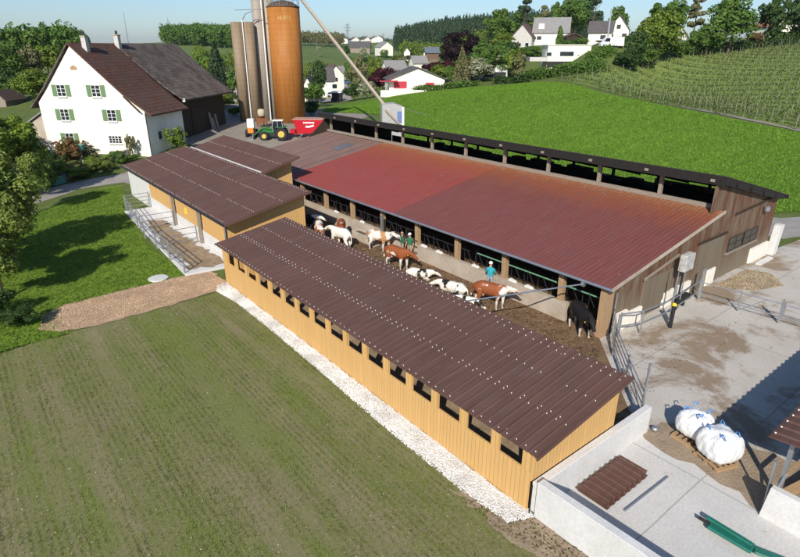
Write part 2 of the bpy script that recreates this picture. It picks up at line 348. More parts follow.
def rough_edge(poly, step, amp, seed):
    rnd = random.Random(seed); out = []
    for a, b in zip(poly, poly[1:]+poly[:1]):
        L = math.hypot(b[0]-a[0], b[1]-a[1]); k = max(1, int(L/step)); nx, ny = -(b[1]-a[1])/L, (b[0]-a[0])/L
        for i in range(k):
            q = rnd.gauss(0, amp) if i else 0
            out.append((a[0]+(b[0]-a[0])*i/k+nx*q, a[1]+(b[1]-a[1])*i/k+ny*q))
    return out
def drape(name, poly, mat, off, kind='structure', edge=None, **kw):
    if edge: poly = rough_edge(poly, *edge)
    bm = bmesh.new(); f = bm.faces.new([bm.verts.new((x, y, 0)) for x, y in poly])
    xs = [p[0] for p in poly]; ys = [p[1] for p in poly]
    flat = all(abs(tz(x, y)) < 1e-6 for x, y in poly)
    if not flat:
        def cut(co, no):
            bmesh.ops.bisect_plane(bm, geom=bm.verts[:]+bm.edges[:]+bm.faces[:], dist=1e-5, plane_co=co, plane_no=no)
        k = math.ceil((min(xs)-GX0)/G)
        while GX0+k*G < max(xs): cut((GX0+k*G, 0, 0), (1, 0, 0)); k += 1
        k = math.ceil((min(ys)-GY0)/G)
        while GY0+k*G < max(ys): cut((0, GY0+k*G, 0), (0, 1, 0)); k += 1
        lo = min(x-y for x in (min(xs), max(xs)) for y in (min(ys), max(ys))); hi = max(x-y for x in (min(xs), max(xs)) for y in (min(ys), max(ys)))
        k = math.ceil((lo-(GX0-GY0))/G)
        while (GX0-GY0)+k*G < hi: c = (GX0-GY0)+k*G; cut((c, 0, 0), (1, -1, 0)); k += 1
    bmesh.ops.triangulate(bm, faces=bm.faces[:])
    for v in bm.verts: v.co.z = tz(v.co.x, v.co.y)+off
    bmesh.ops.recalc_face_normals(bm, faces=bm.faces[:])
    if sum(f.normal.z for f in bm.faces) < 0: bmesh.ops.reverse_faces(bm, faces=bm.faces[:])
    me = bpy.data.meshes.new(name); bm.to_mesh(me); bm.free(); me.materials.append(mat)
    o = bpy.data.objects.new(name, me); COL.objects.link(o); return setp(o, kind=kind, **kw)
def hp(*uv): return [tuple(hit(u, v)[0][:2]) for u, v in uv]
def gp(u, v, z=0):
    d = ray(u, v); t = (z-H)/d[2]; p = CAM+d*t; return float(p[0]), float(p[1])
field_poly = [(10.3, 28.2), (9.75, 27.9), (2.1, 27.6), (-1.5, 27.5), (-14, 22), (-22, 10), (-22, -12), (12, -12), (10.8, 2), (10.3, 6)]
drape('field', field_poly, M['field'], .006, edge=(.5, .05, 3))
lawn_poly = [(9.0, 31.3), (8.98, 40), (9.9, 48.3), (12.2, 58.6), (9.5, 58.2), (5.2, 53.5), (-2, 47), (-14, 40), (-20, 26), (-14, 21.8), (-1.5, 27.3), (2.3, 27.5), (2.2, 31)]
drape('lawn', lawn_poly, M['lawn'], .006, edge=(1., .1, 4))
drape('path', [(2.0, 27.9), (1.2, 28.9), (1.6, 30.4), (2.7, 31.2), (5.5, 31.35), (8.8, 31.4), (10.42, 31.1), (10.42, 28.6), (9.7, 28.1), (6, 27.7), (3.6, 27.6)], M['chips'], .035, edge=(.3, .06, 5))
gravel_poly = [(10.45, 29), (10.45, 7.1), (9.75, 7.4), (9.6, 9.0), (9.6, 12.2), (9.65, 15), (9.75, 18), (9.82, 22), (9.8, 26), (9.55, 28.0), (9.8, 28.7)]
drape('gravel_strip', gravel_poly, M['limestone'], .03, edge=(.3, .035, 6))
drape('bare_earth', [(9.3, 9.4), (9.75, 8.2), (10.45, 7.2), (10.6, 5), (11, 0), (10.6, 0), (10.05, 4.5), (9.3, 7.3)], M['soil'], .018, edge=(.3, .12, 8))
drape('yard', [(16.5, 12.1), (16.5, 7.2), (17.0, 4.9), (18.5, 2.5), (22, -25), (75, -25), (62, 4), (47, 11.5), (41, 12.0), (41, 18), (39, 18), (21.3, 12.3)], M['yard'], .006)
drape('cow_yard_floor', [(10.9, 7.6), (16.55, 7.6), (21.3, 12.2), (28, 12.2), (28, 48), (17.5, 48), (17.5, 31.6), (14, 31), (11, 29)], M['dung'], .010)
drape('concrete_pad', [(10.6, 7.25), (16.4, 7.2), (15.4, -10), (10.6, -10)], M['pad'], .012)
drape('soil_margin', [(16.4, 7.3), (17.4, 7.1), (18.2, 6), (18.6, 3.6), (24, -1), (20, -8), (15.6, -8), (15.6, 3), (16.0, 4.9), (15.9, 6.2)], M['soil'], .014, edge=(.4, .08, 12))
drape('side_road', [(-16, 49), (0.5, 53.3), (5.2, 56.3), (8.8, 59.6), (12.6, 59.9), (13.5, 56), (17, 56), (18, 62), (27, 66), (30, 66.5), (27, 70), (18, 66.0), (13.2, 63.4), (9.7, 62.9), (5.5, 60.9), (0, 57.6), (-17, 54)], M['asphalt'], .012, edge=(2, .08, 9))
drape('tractor_yard', [(13, 56), (41, 56), (41, 72), (60, 84), (64, 97), (50, 108), (33, 100), (26, 88), (22, 79), (24, 70), (13, 62)], M['gravel_yard'], .006)
drape('farm_road', [(43, 62), (43.5, 20), (43.8, 12.5), (46.7, 11.5), (60, 4.2), (63, 8), (49.6, 14.6), (46.4, 20), (46, 62)], M['asphalt'], .012)
crop = hp((322, 112), (330, 106), (365, 98), (400, 94.5), (430, 91), (480, 86), (520, 83.5), (556, 82.5), (585, 87), (620, 97.5), (660, 105.5), (700, 113), (750, 123), (800, 133), (860, 146), (930, 162))
crop += [(78, -2), (64, 9.5), (50, 15.8), (47, 21), (46.6, 60), (62, 84)]
drape('crop_field', crop, M['crop'], .05)
vine_lo = hp((556, 81), (585, 85.5), (620, 95.5), (660, 103.5), (700, 111), (750, 121), (800, 131), (860, 144), (930, 158))
vine_hi = hp((930, 37), (860, 40), (800, 43.5), (740, 50), (680, 57), (640, 66), (600, 73))
drape('vineyard_ground', vine_lo+vine_hi, M['vine_ground'], .06)
drape('dirt_track', hp((664, 104.2), (700, 111), (750, 121.3), (800, 132), (860, 145.5), (860, 143), (800, 129.5), (750, 119.5), (700, 109.7)), M['gravel_yard'], .09, edge=(2, .25, 11))
drape('village_street', hp((318, 103), (352, 100), (347, 85), (345, 73), (345, 66), (338, 66), (335, 74), (337, 88), (335, 97), (318, 100)), M['asphalt'], .12)

# ------------------------------------------------------------------ farm buildings
def roof_sheet(x0, z0, x1, z1, ya, yb, pitch=.333, rib=.018, th=.04, ribw=.16):
    """trapezoid profile sheet, ribs running down the slope (along x)"""
    mb = MB(); prof = []; y = ya
    while y < yb-1e-6:
        e = min(y+pitch, yb)
        for fy, fz in ((0, 0), (1-ribw-.12, 0), (1-ribw+.0, rib), (1-.12, rib)):
            yy = y+pitch*fy
            if yy < yb: prof.append((yy, fz))
        y = e
    prof.append((yb, 0)); n = len(prof)
    vs = [(x, py, z+pz) for x, z in ((x0, z0), (x1, z1)) for py, pz in prof]+[(x, py, z+pz-th) for x, z in ((x0, z0), (x1, z1)) for py, pz in prof]
    fs = [(i, i+1, n+i+1, n+i) for i in range(n-1)]+[(2*n+i+1, 2*n+i, 3*n+i, 3*n+i+1) for i in range(n-1)]
    fs += [(i+1, i, 2*n+i, 2*n+i+1) for i in range(n-1)]+[(n+i, n+i+1, 3*n+i+1, 3*n+i) for i in range(n-1)]
    fs += [(0, n, 3*n, 2*n), (n-1, 3*n-1, 4*n-1, 2*n-1)]
    mb.add(vs, fs); return mb
def screws(x0, z0, x1, z1, ya, yb, xs, dy, seed, r=.03, top=.05, every=1):
    rnd = random.Random(seed); mb = MB()
    for x in xs:
        y = ya+.15+rnd.random()*.1
        while y < yb-.05:
            if rnd.random() < .9:
                z = z0+(z1-z0)*(x-x0)/(x1-x0)+top; q = x+rnd.uniform(-.015, .015)
                mb.lathe([(r, -.02), (r, .008), (r*.5, .016)], (q, y, z), 5)
            y += dy
    return mb
# --- A: the long low shelter in front
ax0, az0, ax1, az1, ay0, ay1 = 10.28, 2.16, 14.74, 2.90, 7.10, 29.65
A = thing('cow_shelter', 'long low shelter of fresh yellow boards with brown metal roof beside the white gravel strip', 'barn', (12.5, 18, 0))
roof_sheet(ax0, az0, ax1, az1, ay0, ay1, .333).build('roof', M['roof_new'], A)
screws(ax0, az0, ax1, az1, ay0, ay1, [10.40, 11.75, 11.9, 13.1, 14.35, 14.62], .333, 1, r=.014, top=.025).build('screws', M['pvc_white'], A, kind='stuff')
mb = MB(); mb.box(10.46, 10.52, 7.4, 29.0, -.5, 1.36); mb.build('plank_wall', M['wood_new'], A)
mb = MB(); n = 16; bw = (28.6-7.4)/n
for i in range(n+1):
    y = 7.4+i*bw; wd = .15 if i not in (0, n) else .3
    m2 = MB(); m2.box(10.44, 10.54, max(7.39, y-wd), min(29.01, y+wd) if i < n else 29.01, 1.362, 2.12); m2.build('post', M['wood_new'], A)
    m2 = MB(); m2.box(14.3, 14.44, y-.07 if i else 7.5, y+.07 if i else 7.64, .0, 2.76); m2.build('post', M['wood_post'], A)
MB().box(10.56, 10.66, 7.5, 28.9, 2.08, 2.16).build('eave_beam', M['wood_post'], A)
MB().box(14.28, 14.46, 7.5, 28.9, 2.62, 2.77).build('eave_beam', M['wood_post'], A)
MB().prism([(10.525, 1.03), (14.6, 1.03), (14.6, 2.79), (10.525, 2.12)], 'y', 7.38, 7.44).build('gable_wall', M['wood_new'], A)
MB().prism([(10.525, .0), (14.5, .0), (14.5, 2.77), (10.525, 2.12)], 'y', 28.95, 29.0).build('gable_wall', M['wood_new'], A)
MB().prism([(10.25, 2.07), (14.76, 2.82), (14.76, 2.93), (10.25, 2.19)], 'y', 7.06, 7.10).build('verge_trim', M['roof_new'], A)
MB().box(11.2, 14.2, 7.7, 28.7, .02, .12).build('bedding_floor', M['litter'], A)

# --- C: calf barn
cx0, cz0, cx1, cz1, cy0, cy1 = 11.6, 2.60, 17.5, 3.76, 31.3, 54.6
C = thing('calf_barn', 'calf barn with two stepped brown roofs, yellow boards over a white wall, behind the pen', 'barn', (15, 43, 0))
roof_sheet(cx0, cz0, cx1, cz1, cy0, cy1, .333).build('roof', M['roof_new'], C)
roof_sheet(17.62, 3.70, 20.75, 4.60, 38.6, 53.3, .333).build('roof', M['roof_new'], C)
screws(cx0, cz0, cx1, cz1, cy0, cy1, [11.72, 13.6, 15.5, 17.3], .333, 2, .018, .03).build('screws', M['pvc_white'], C, kind='stuff')
screws(17.62, 3.70, 20.75, 4.6, 38.6, 53.3, [19.2], .333, 3, .018, .03).build('screws', M['pvc_white'], C, kind='stuff')
MB().box(17.50, 17.60, 38.7, 53.4, 3.74, 3.82).build('ridge_strip', M['concrete_light'], C)
MB().prism([(cx0-.03, cz0-.13), (cx1+.02, cz1-.13), (cx1+.02, cz1+.03), (cx0-.03, cz0+.03)], 'y', cy0-.05, cy0-.0).build('verge_trim', M['roof_new'], C)
MB().prism([(17.6, 3.55), (20.78, 4.46), (20.78, 4.63), (17.6, 3.73)], 'y', 38.54, 38.6).build('verge_trim', M['roof_new'], C)
mb = MB(); mb.tube((cx0-.05, cy0, cz0-.05), (cx0-.05, cy1, cz0-.05), .075); mb.build('gutter', M['dark_steel'], C)
MB().tube((11.82, 31.95, 0), (11.82, 31.95, 2.5), .05).build('downpipe', M['galv'], C)
MB().box(11.9, 12.05, 32.0, 54.0, 0, 1.05).build('base_wall', M['concrete_light'], C)
for k, (a, b) in enumerate(((32.0, 36.0), (36.5, 41.3), (41.8, 47.6))):
    MB().box(11.88, 11.95, a, b, 1.053, 2.58).build('board_wall', M['wood_new'], C)
MB().box(11.9, 12.0, 47.7, 54.0, 1.053, 2.58).build('board_wall', M['concrete_light'], C, label='white upper wall at the far end')
for y in (36.25, 41.55): MB().box(11.68, 11.86, y-.1, y+.1, 0, 2.5).build('post', M['wood_grey'], C)
MB().prism([(12.0, .0), (17.35, .0), (17.35, 3.66), (12.0, 2.60)], 'y', 32.0, 32.1).build('gable_wall', M['wood_new'], C)
MB().prism([(11.64, 2.48), (17.4, 3.58), (17.4, 3.66), (11.64, 2.56)], 'y', 31.36, 32.0).build('soffit', M['wood_fascia'], C)
MB().prism([(17.7, 0), (20.4, 0), (20.4, 4.42), (17.7, 3.66)], 'y', 39.3, 39.4).build('gable_wall', M['wood_new'], C)
MB().box(17.3, 17.4, 32.1, 54, 0, 3.6).build('rear_wall', M['wood_old'], C)
MB().box(20.3, 20.4, 39.4, 53, 0, 4.3).build('rear_wall', M['wood_new'], C)
MB().box(12, 17.3, 53.9, 54.0, 0, 2.6).build('gable_wall', M['wood_new'], C)
MB().box(11.862, 11.876, 38.9, 39.35, 1.5, 1.95).build('warning_sign', plain('yellow sign', (.8, .62, .05), .5), C)
# pen in front of the calf barn
MB().prism([(8.95, 31.25), (11.88, 31.0), (11.88, 48.1), (9.8, 48.1)], 'z', 0, .14).build('pen_slab', M['concrete_light'], bevel=.01, kind='structure')
drape('pen_litter', [(9.4, 31.8), (11.6, 31.5), (11.5, 35.5), (11.3, 40), (11.4, 43.5), (10.4, 44.2), (9.9, 41), (9.5, 36)], M['litter'], .155, kind='stuff', edge=(.3, .14, 13), label='brown straw litter lying on the calf pen floor', cat='litter')
P = thing('pen_railing', 'galvanised tube railing round the calf pen on its pale concrete slab', 'railing', (9.3, 39, .14))
c0 = (9.92, 47.9); c1 = (9.05, 39.6); c2 = (9.0, 31.5); posts = []
for (a, b, k) in ((c0, c1, 3), (c1, c2, 3)):
    for i in range(k): posts.append((a[0]+(b[0]-a[0])*i/k, a[1]+(b[1]-a[1])*i/k))
posts.append(c2)
for (x, y) in posts: MB().tube((x, y, .14), (x, y, 1.45), .045).build('post', M['galv'], P)
MB().tube((11.75, 47.9, .14), (11.75, 47.9, 1.45), .045).build('post', M['galv'], P)
for zz in (.5, .8, 1.1, 1.38):
    MB().path([(x, y, zz) for x, y in posts], .026).build('rail', M['galv'], P)
    MB().tube((c0[0], c0[1], zz), (11.75, 47.9, zz), .026).build('rail', M['galv'], P)
P2 = thing('pen_gate', 'hay rack gate of steel tubes dividing the calf pen below the yellow boards', 'gate', (10.5, 37, .14))
for (x, y) in ((9.3, 36.6), (11.6, 36.6), (9.3, 41.4), (11.6, 41.4)): MB().tube((x, y, .14), (x, y, 1.3), .035).build('post', M['galv'], P2)
for y in (36.6, 41.4):
    for zz in (.45, .85, 1.25): MB().tube((9.3, y, zz), (11.6, y, zz), .024).build('rail', M['galv'], P2)
MB().lathe([(.55, 0), (.55, .05), (.48, .07)], (7.6, 31.9, .01), 20).build('manhole_cover', M['concrete_light'], smooth=False, label='round pale concrete manhole cover in the lawn above the wood chip path', cat='manhole cover')

# --- B: the red barn
B = thing('cow_barn', 'big open fronted cattle barn with long red metal roof and weathered board end wall', 'barn', (30, 30, 0))
CLP = [15.35, 19.3, 23.15, 27.0, 30.95, 34.85, 38.7, 42.6, 46.5, 50.4]
rx0, rz0, rx1, rz1 = 21.0, 2.58, 30.9, 4.36
def rz(x): return rz0+(rz1-rz0)*(x-rx0)/(rx1-rx0)
roof_sheet(rx0, rz0, rx1, rz1, 11.7, 27.3, .25, .014, .03, .25).build('roof', M['roof_red2'], B, label='darker weathered red half of the roof')
roof_sheet(rx0, rz0, rx1, rz1, 27.302, 41.4, .25, .014, .03, .25).build('roof', M['roof_red'], B, label='brighter red half of the roof')
roof_sheet(rx0, rz0-.05, rx1, rz1-.05, 41.42, 51.6, .25, .018, .03, .3).build('roof', M['roof_mid'], B, label='faded brown lower roof beyond the red')
MB().box(27.4, 29.2, 43.6, 44.6, 0, .05).build('skylight', M['galv'], B)
bpy.context.view_layer.update()
sky_o = [o for o in B.children if o.name.startswith('skylight')][0]
for v in sky_o.data.vertices: v.co.z += rz(v.co.x+30)-.0
MB().prism([(rx0-.04, rz0-.1), (rx1, rz1-.1), (rx1, rz1+.045), (rx0-.04, rz0+.045)], 'y', 11.63, 11.70).build('verge_trim', M['concrete_old'], B)
mb = MB(); mb.tube((rx0-.08, 11.65, rz0-.03), (rx0-.08, 41.4, rz0-.03), .07)
mb.build('gutter', M['galv'], B)
mb = MB(); y = 11.9
while y < 51: mb.box(20.98, 21.0, y-.03, y+.03, rz0-.16, rz0-.04); mb.bar((21.05, y, rz(21.05)-.11), (30.7, y, rz(30.7)-.11), .08, .12); y += .9
mb.build('rafters', M['wood_black'], B)
ys = [14.55, 18.15, 21.75, 25.3, 28.9, 32.5, 36.1, 39.7, 43.3, 46.9, 50.5]
for y in ys:
    MB().prism([(y-.13, .9), (y+.13, .9), (y+.18, 2.4), (y-.12, 2.4)], 'x', 21.35, 21.6).build('post', M['wood_post'], B)
    
    MB().box(28.5, 28.68, y-.12, y+.12, 0, 3.9).build('inner_post', M['wood_dark'], B)
MB().box(21.15, 21.75, 12.0, 12.32, 0, 2.5).build('corner_post', M['wood_post'], B)
MB().box(21.4, 21.62, 12.4, 51, 2.28, 2.46).build('eave_beam', M['wood_black'], B)
MB().box(30.92, 31.1, 12.2, 51.5, 4.36, 4.58).build('ledge_beam', M['wood_grey'], B)
for y in CLP: MB().box(30.9, 31.08, y-.1, y+.1, 4.585, 5.95).build('clerestory_post', M['wood_grey'], B)
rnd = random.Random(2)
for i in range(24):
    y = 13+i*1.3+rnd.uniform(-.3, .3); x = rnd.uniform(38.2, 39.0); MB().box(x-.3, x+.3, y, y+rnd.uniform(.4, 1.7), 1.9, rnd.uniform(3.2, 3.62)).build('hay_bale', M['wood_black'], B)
# rear roof, high edge towards the yard
qx0, qz0, qx1, qz1 = 30.2, 6.28, 39.95, 3.86
def qz(x): return qz0+(qz1-qz0)*(x-qx0)/(qx1-qx0)
roof_sheet(qx0, qz0, qx1, qz1, 11.65, 51.6, .25, .018, .03, .3).build('rear_roof', M['roof_dark'], B)
MB().prism([(qx0-.03, qz0-.50), (qx0+.03, qz0-.50), (qx0+.03, qz0-.02), (qx0-.03, qz0-.02)], 'y', 11.7, 51.5).build('fascia', M['wood_black'], B)
MB().prism([(qx0, qz0-.42), (qx1-1.6, qz(qx1-1.6)-.42), (qx1-.5, qz(qx1-.5)-.12), (qx1-.5, qz(qx1-.5)-.035), (qx0, qz0-.035)], 'y', 11.67, 11.75).build('verge_trim', M['wood_black'], B)
mb = MB()
for x in (31.5, 33.5, 35.5, 37.5, 39.3): mb.box(x-.08, x+.08, 11.5, 47.4, qz(x)-.27, qz(x)-.04)
mb.build('purlins', M['wood_black'], B)
y = 12.3; kk = 0
while y < 49:
    MB().box(30.08, 30.16, y-.10, y+.10, 5.92, 6.06).build('beam_end', M['wood_grey'], B)
    MB().bar((30.3, y+1.8, 5.95), (39.5, y+1.8, 3.7), .14, .22).build('rafter', M['wood_black'], B)
    y += 3.6
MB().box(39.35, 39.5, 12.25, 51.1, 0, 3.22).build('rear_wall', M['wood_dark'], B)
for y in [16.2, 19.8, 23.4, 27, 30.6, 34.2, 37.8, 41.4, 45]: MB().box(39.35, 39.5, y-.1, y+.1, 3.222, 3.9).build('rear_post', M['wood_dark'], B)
# end wall (towards the concrete yard)
MB().prism([(21.75, 0), (28.6, 0), (28.6, 3.85), (21.75, 2.62)], 'y', 12.05, 12.15).build('end_wall', M['wood_old'], B)
E_ = [(28.602, 0), (39.3, 0), (39.3, qz(39.3)-.06), (30.26, qz(30.26)-.06), (30.26, 4.25), (28.602, 3.87)]
MB().prism(E_, 'y', 12.03, 12.15).build('end_wall', M['wood_old'], B)
grey_boards = planks('grey weathered barn door', (.15, .12, .085), (.21, .17, .12), .17, .06)
D_ = MB().box(29.5, 32.4, 11.96, 12.025, .05, 2.75).build('sliding_door', grey_boards, B, label='grey weathered sliding door')
MB().box(29.3, 32.6, 11.93, 11.958, 2.76, 2.90).build('rail', M['wood_dark'], D_)
MB().box(24.3, 27.0, 11.96, 12.045, .5, 2.05).build('sliding_door', grey_boards, B)
MB().bar((24.1, 11.93, 2.15), (27.2, 11.93, 2.72), .05, .12).build('door_track', M['wood_grey'], B)
MB().bar((33.2, 11.95, 3.75), (38.9, 11.95, 3.95), .06, .10).build('door_track', M['wood_dark'], B)
for (x0, x1) in ((33.2, 35.0), (35.15, 37.0)):
    W_ = MB().box(x0, x1, 11.98, 12.027, 1.55, 2.35).build('window', mk('dusty glass', (.09, .08, .065), (.05, .045, .035)), B)
    mb = MB()
    for k in range(0, 5, 2): xx = x0+(x1-x0)*k/4; mb.box(xx-.025, xx+.025, 11.955, 11.979, 1.55, 2.35)
    for zz in (1.55, 1.95, 2.35): mb.box(x0, x1, 11.95, 11.954, zz-.025, zz+.025)
    mb.build('frame', M['wood_dark'], W_)
MB().box(33.0, 37.2, 11.90, 12.028, 1.38, 1.47).build('sill', M['wood_grey'], B)
MB().lathe([(.05, 0), (.16, .05), (.16, .28), (.03, .36)], (37.2, 11.8, 3.25), 10).build('yard_lamp', M['galv'], B)
for (x0, x1, z1, nm) in ((21.95, 23.0, .95, ''), (23.05, 24.3, .75, ''), (26.4, 29.1, .85, ''), (31.0, 31.9, .95, ''), (36.7, 39.2, .95, '')):
    MB().box(x0, x1, 11.88, 12.02, .02, z1).build('plinth_plate', M['white_plaster'], B)
MB().box(39.302, 39.34, 12.05, 20, 0, 3.6).build('side_wall', M['wood_old'], B)
# feed wall and interior
MB().box(21.30, 21.56, 14.1, 46, 0, .95).build('feed_wall', M['concrete_old'], B)
for k in range(11): MB().box(21.42, 21.44, 13+k*3.6, 13.02+k*3.6, .951, 1.9).build('wire_post', M['dark_steel'], B)
MB().tube((21.9, 12.6, 1.55), (21.9, 20.6, 1.55), .04).build('feed_rail', M['green_paint'], B)
MB().tube((21.9, 21.2, 1.5), (21.9, 46, 1.5), .03).build('feed_rail', M['dark_steel'], B)
mb = MB(); y = 13
while y < 46: mb.tube((21.95, y, .95), (21.95, y+.35, 1.5), .02, n=5); mb.tube((22.3, y, 0), (22.3, y, 1.6), .025, n=5); y += .9
mb.build('stanchions', M['dark_steel'], B)
for y in (27.1, 25.9, 24.4, 23.0, 20.0, 18.9, 17.3, 16.2, 31.0, 34.4):
    MB().prism([(y, .955), (y+.5, .955), (y+.42, 1.08), (y+.1, 1.04)], 'x', 21.34, 21.5).build('bedding_scrap', M['pvc_white'], B)
MB().box(28.9, 29.0, 13, 51, 0, 1.3).build('manger_wall', M['wood_dark'], B)
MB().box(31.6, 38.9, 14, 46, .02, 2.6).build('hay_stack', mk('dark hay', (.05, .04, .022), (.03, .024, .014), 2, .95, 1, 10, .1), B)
# far end below the rear roof
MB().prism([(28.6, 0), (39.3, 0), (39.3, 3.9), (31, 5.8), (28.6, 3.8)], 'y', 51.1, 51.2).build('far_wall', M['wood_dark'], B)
drape('barn_floor', [(28, 12.2), (39.3, 12.2), (39.3, 50), (28, 50)], M['dung'], .012)

# ------------------------------------------------------------------ yard furniture
# cross wall and the long wall by the shelter
MB().prism([(10.56, 7.12), (16.5, 7.12), (16.5, 7.36), (10.56, 7.36)], 'z', 0, 1.02).build('concrete_wall', M['concrete_light'], bevel=.012, label='pale concrete wall running under the shelter gable to the tall steel gate post', cat='wall')
wl = MB(); wl.prism([(10.44, 7.115), (10.70, 7.115), (11.12, -9), (10.86, -9)], 'z', -.4, 1.22)
wl.build('retaining_wall', M['concrete_light'], bevel=.012, label='long white concrete retaining wall between the field and the concrete pad', cat='wall')
MB().tube((10.41, 7.25, 0), (10.41, 7.25, 1.05), .02).build('earth_cable', M['black'], label='thin black cable down the shelter corner at the white wall end', cat='cable')
MB().prism([(3.2, 0), (-6, 0), (-6, 1.05), (3.12, 1.05)], 'x', 15.45, 15.68).build('concrete_wall', M['concrete_light'], bevel=.012, label='short white concrete wall beside the small open shed at the right edge', cat='wall')
# E: shed at the right edge
Es = thing('open_shed', 'small open shed with brown ribbed metal roof on steel posts at the right edge', 'shed', (22, 0, 0))
def eroof():
    mb = MB(); x = 15.55; prof = []
    while x < 30:
        for fx, fz in ((0, 0), (.22, 0), (.26, .045), (.38, .045)):
            prof.append((x+fx*1., fz))
        x += .42
    n = len(prof); vs = []
    for y, z in ((3.53, 2.50), (-4.5, 3.4)):
        vs += [(px, y, z+pz) for px, pz in prof]
    for y, z in ((3.53, 2.46), (-4.5, 3.36)):
        vs += [(px, y, z+pz) for px, pz in prof]
    fs = [(i, i+1, n+i+1, n+i) for i in range(n-1)]+[(2*n+i, 2*n+i+1, 3*n+i+1, 3*n+i) for i in range(n-1)]
    fs += [(i, i+1, 2*n+i+1, 2*n+i) for i in range(n-1)]+[(0, n, 3*n, 2*n)]
    return mb.add(vs, fs)
eroof().build('roof', M['roof_new'], Es, recalc=True)
mb = MB(); x = 15.75
while x < 29.5: mb.lathe([(.025, -.02), (.025, .01), (.01, .02)], (x, 3.45, 2.56), 5); x += .42
mb.build('screws', M['pvc_white'], Es, kind='stuff')
for x, y in ((16.6, 3.15), (22, 3.15), (28, 3.15), (16.6, -4), (28, -4)): MB().box(x-.06, x+.06, y-.06, y+.06, 0, 2.48+(3.15-y)*.11).build('post', M['galv'], Es)
MB().box(16.5, 29, 3.09, 3.21, 2.33, 2.44).build('eave_beam', M['galv'], Es)
MB().bar((16.6, 3.1, .9), (17.6, 3.05, .9), .08).build('brace', M['wood_post'], Es); MB().bar((16.6, 3.1, .9), (16.1, 3.1, .45), .06).build('brace', M['galv'], Es)
MB().bar((16.62, 3.05, .15), (18.6, 2.4, .5), .25, .12).build('timber', M['wood_post'], Es)
MB().box(17, 29.5, -4.6, -4.4, 0, 3.3).build('back_wall', M['wood_new'], Es)
MB().tube((15.95, 3.25, 0), (16.0, 3.3, 1.55), .035).build('steel_stake', M['galv'], label='short steel pipe standing beside the white wall below the small shed roof', cat='pipe')
# sheets, bar, tipping tool
S = thing('roof_sheets', 'stack of leftover brown ribbed roof sheets lying on the concrete pad', 'sheets', (13.6, 6.3, 0))
for k, (dx, dy) in enumerate(((0, 0), (.05, .04), (-.03, .06), (.08, -.02))):
    mb = MB(); prof = []; x0 = 12.25; x = x0
    while x < 14.3: prof += [(x, 0), (x+.12, 0), (x+.16, .035), (x+.24, .035)]; x += .28
    nn = len(prof); vs = [(px+dx, yy+dy, .03+k*.03+pz) for yy in (5.95+k*.03, 6.95) for px, pz in prof]
    fs = [(i, i+1, nn+i+1, nn+i) for i in range(nn-1)]; mb.add(vs, fs); mb.build('sheet', M['roof_new'], S)
MB().bar((14.9, 5.55, .05), (12.6, 5.62, .05), .05, .05).build('steel_bar', M['galv'], label='thin steel bar lying on the concrete pad beside the brown sheets', cat='bar')
teal = mk('teal tarpaulin', (.015, .16, .115), (.01, .11, .08), 3, .5, .5, 8, .03)
T = thing('folded_parasol', 'folded teal green cover with a short handle lying on the concrete pad', 'parasol', (*gp(730, 535), 0), 0)
a = Vector((*gp(708, 528), .16)); b = Vector((*gp(752, 553), .13)); c_ = Vector((*gp(790, 566), .08))
mb = MB(); mb.bar(a, b, .40, .10); mb.bar(b, c_, .26, .08); mb.build('cover', teal, T, bevel=.03)
mb = MB(); mb.bar(a+Vector((.05, .12, .12)), b+Vector((.02, .05, .10)), .14, .08); mb.build('fold', teal, T, bevel=.02)
MB().tube(a, a+(a-b).normalized()*.28, .05).build('handle', M['black'], T)
# big bags
def big_bag(x, y, s, seed, label):
    t_ = thing('bulk_bag', label, 'bulk bag', (x, y, 0), seed*.6, 'bulk bags on the concrete yard')
    mb = MB()
    for k in range(5): mb.box(-.42, .42, -.45+k*.2, -.37+k*.2, .10, .13)
    for k in (-.5, 0, .5): mb.box(k*.85-.05, k*.85+.05, -.45, .45, .0, .098)
    mb.build('pallet', M['wood_post'], t_, world=False)
    bm = bmesh.new(); bmesh.ops.create_icosphere(bm, subdivisions=5, radius=1)
    rnd = random.Random(seed); ph = [rnd.uniform(0, 6.28) for _ in range(8)]
    for v in bm.verts:
        p = v.co; e = 3.8; r = (abs(p.x)**e+abs(p.y)**e+abs(p.z)**2.6)**(-1/e)
        q = p*r; a_ = math.atan2(p.y, p.x)
        wr = .6*(.022*math.sin(9*a_+ph[0]+3*p.z)+.02*math.sin(17*a_+ph[1]-5*p.z)+.03*math.sin(7*q.x+ph[2])*math.sin(6*q.y+ph[3])*max(0, p.z))
        q *= 1+wr; zz = q.z*.52; 
        if zz > .30: zz += .035*math.sin(5*q.x+ph[4])*math.sin(5*q.y+ph[5])
        v.co = (q.x*.58*s, q.y*.58*s, .66+zz*s)
    me = bpy.data.meshes.new('sack'); bm.to_mesh(me); bm.free(); me.materials.append(M['bag'])
    me.polygons.foreach_set('use_smooth', [True]*len(me.polygons)); o = bpy.data.objects.new('sack', me); COL.objects.link(o); o.parent = t_
    for i in range(4):
        a_ = math.pi/4+i*math.pi/2; cx, cy = .42*math.cos(a_)*s, .42*math.sin(a_)*s
        MB().path([(cx-.1, cy, 1.13), (cx-.05, cy+.05, 1.27), (cx+.07, cy-.02, 1.25), (cx+.1, cy, 1.12)], .018, 5).build('lifting_loop', plain('blue webbing', (.08, .25, .6), .7), t_, world=False)
    return t_
t = NT('white woven bag'); vv = t.n('TexVoronoi', feature='DISTANCE_TO_EDGE'); vv.inputs['Scale'].default_value = 2.3; t.l(t.vec(loc=(3, 1, 2)), vv.inputs['Vector'])
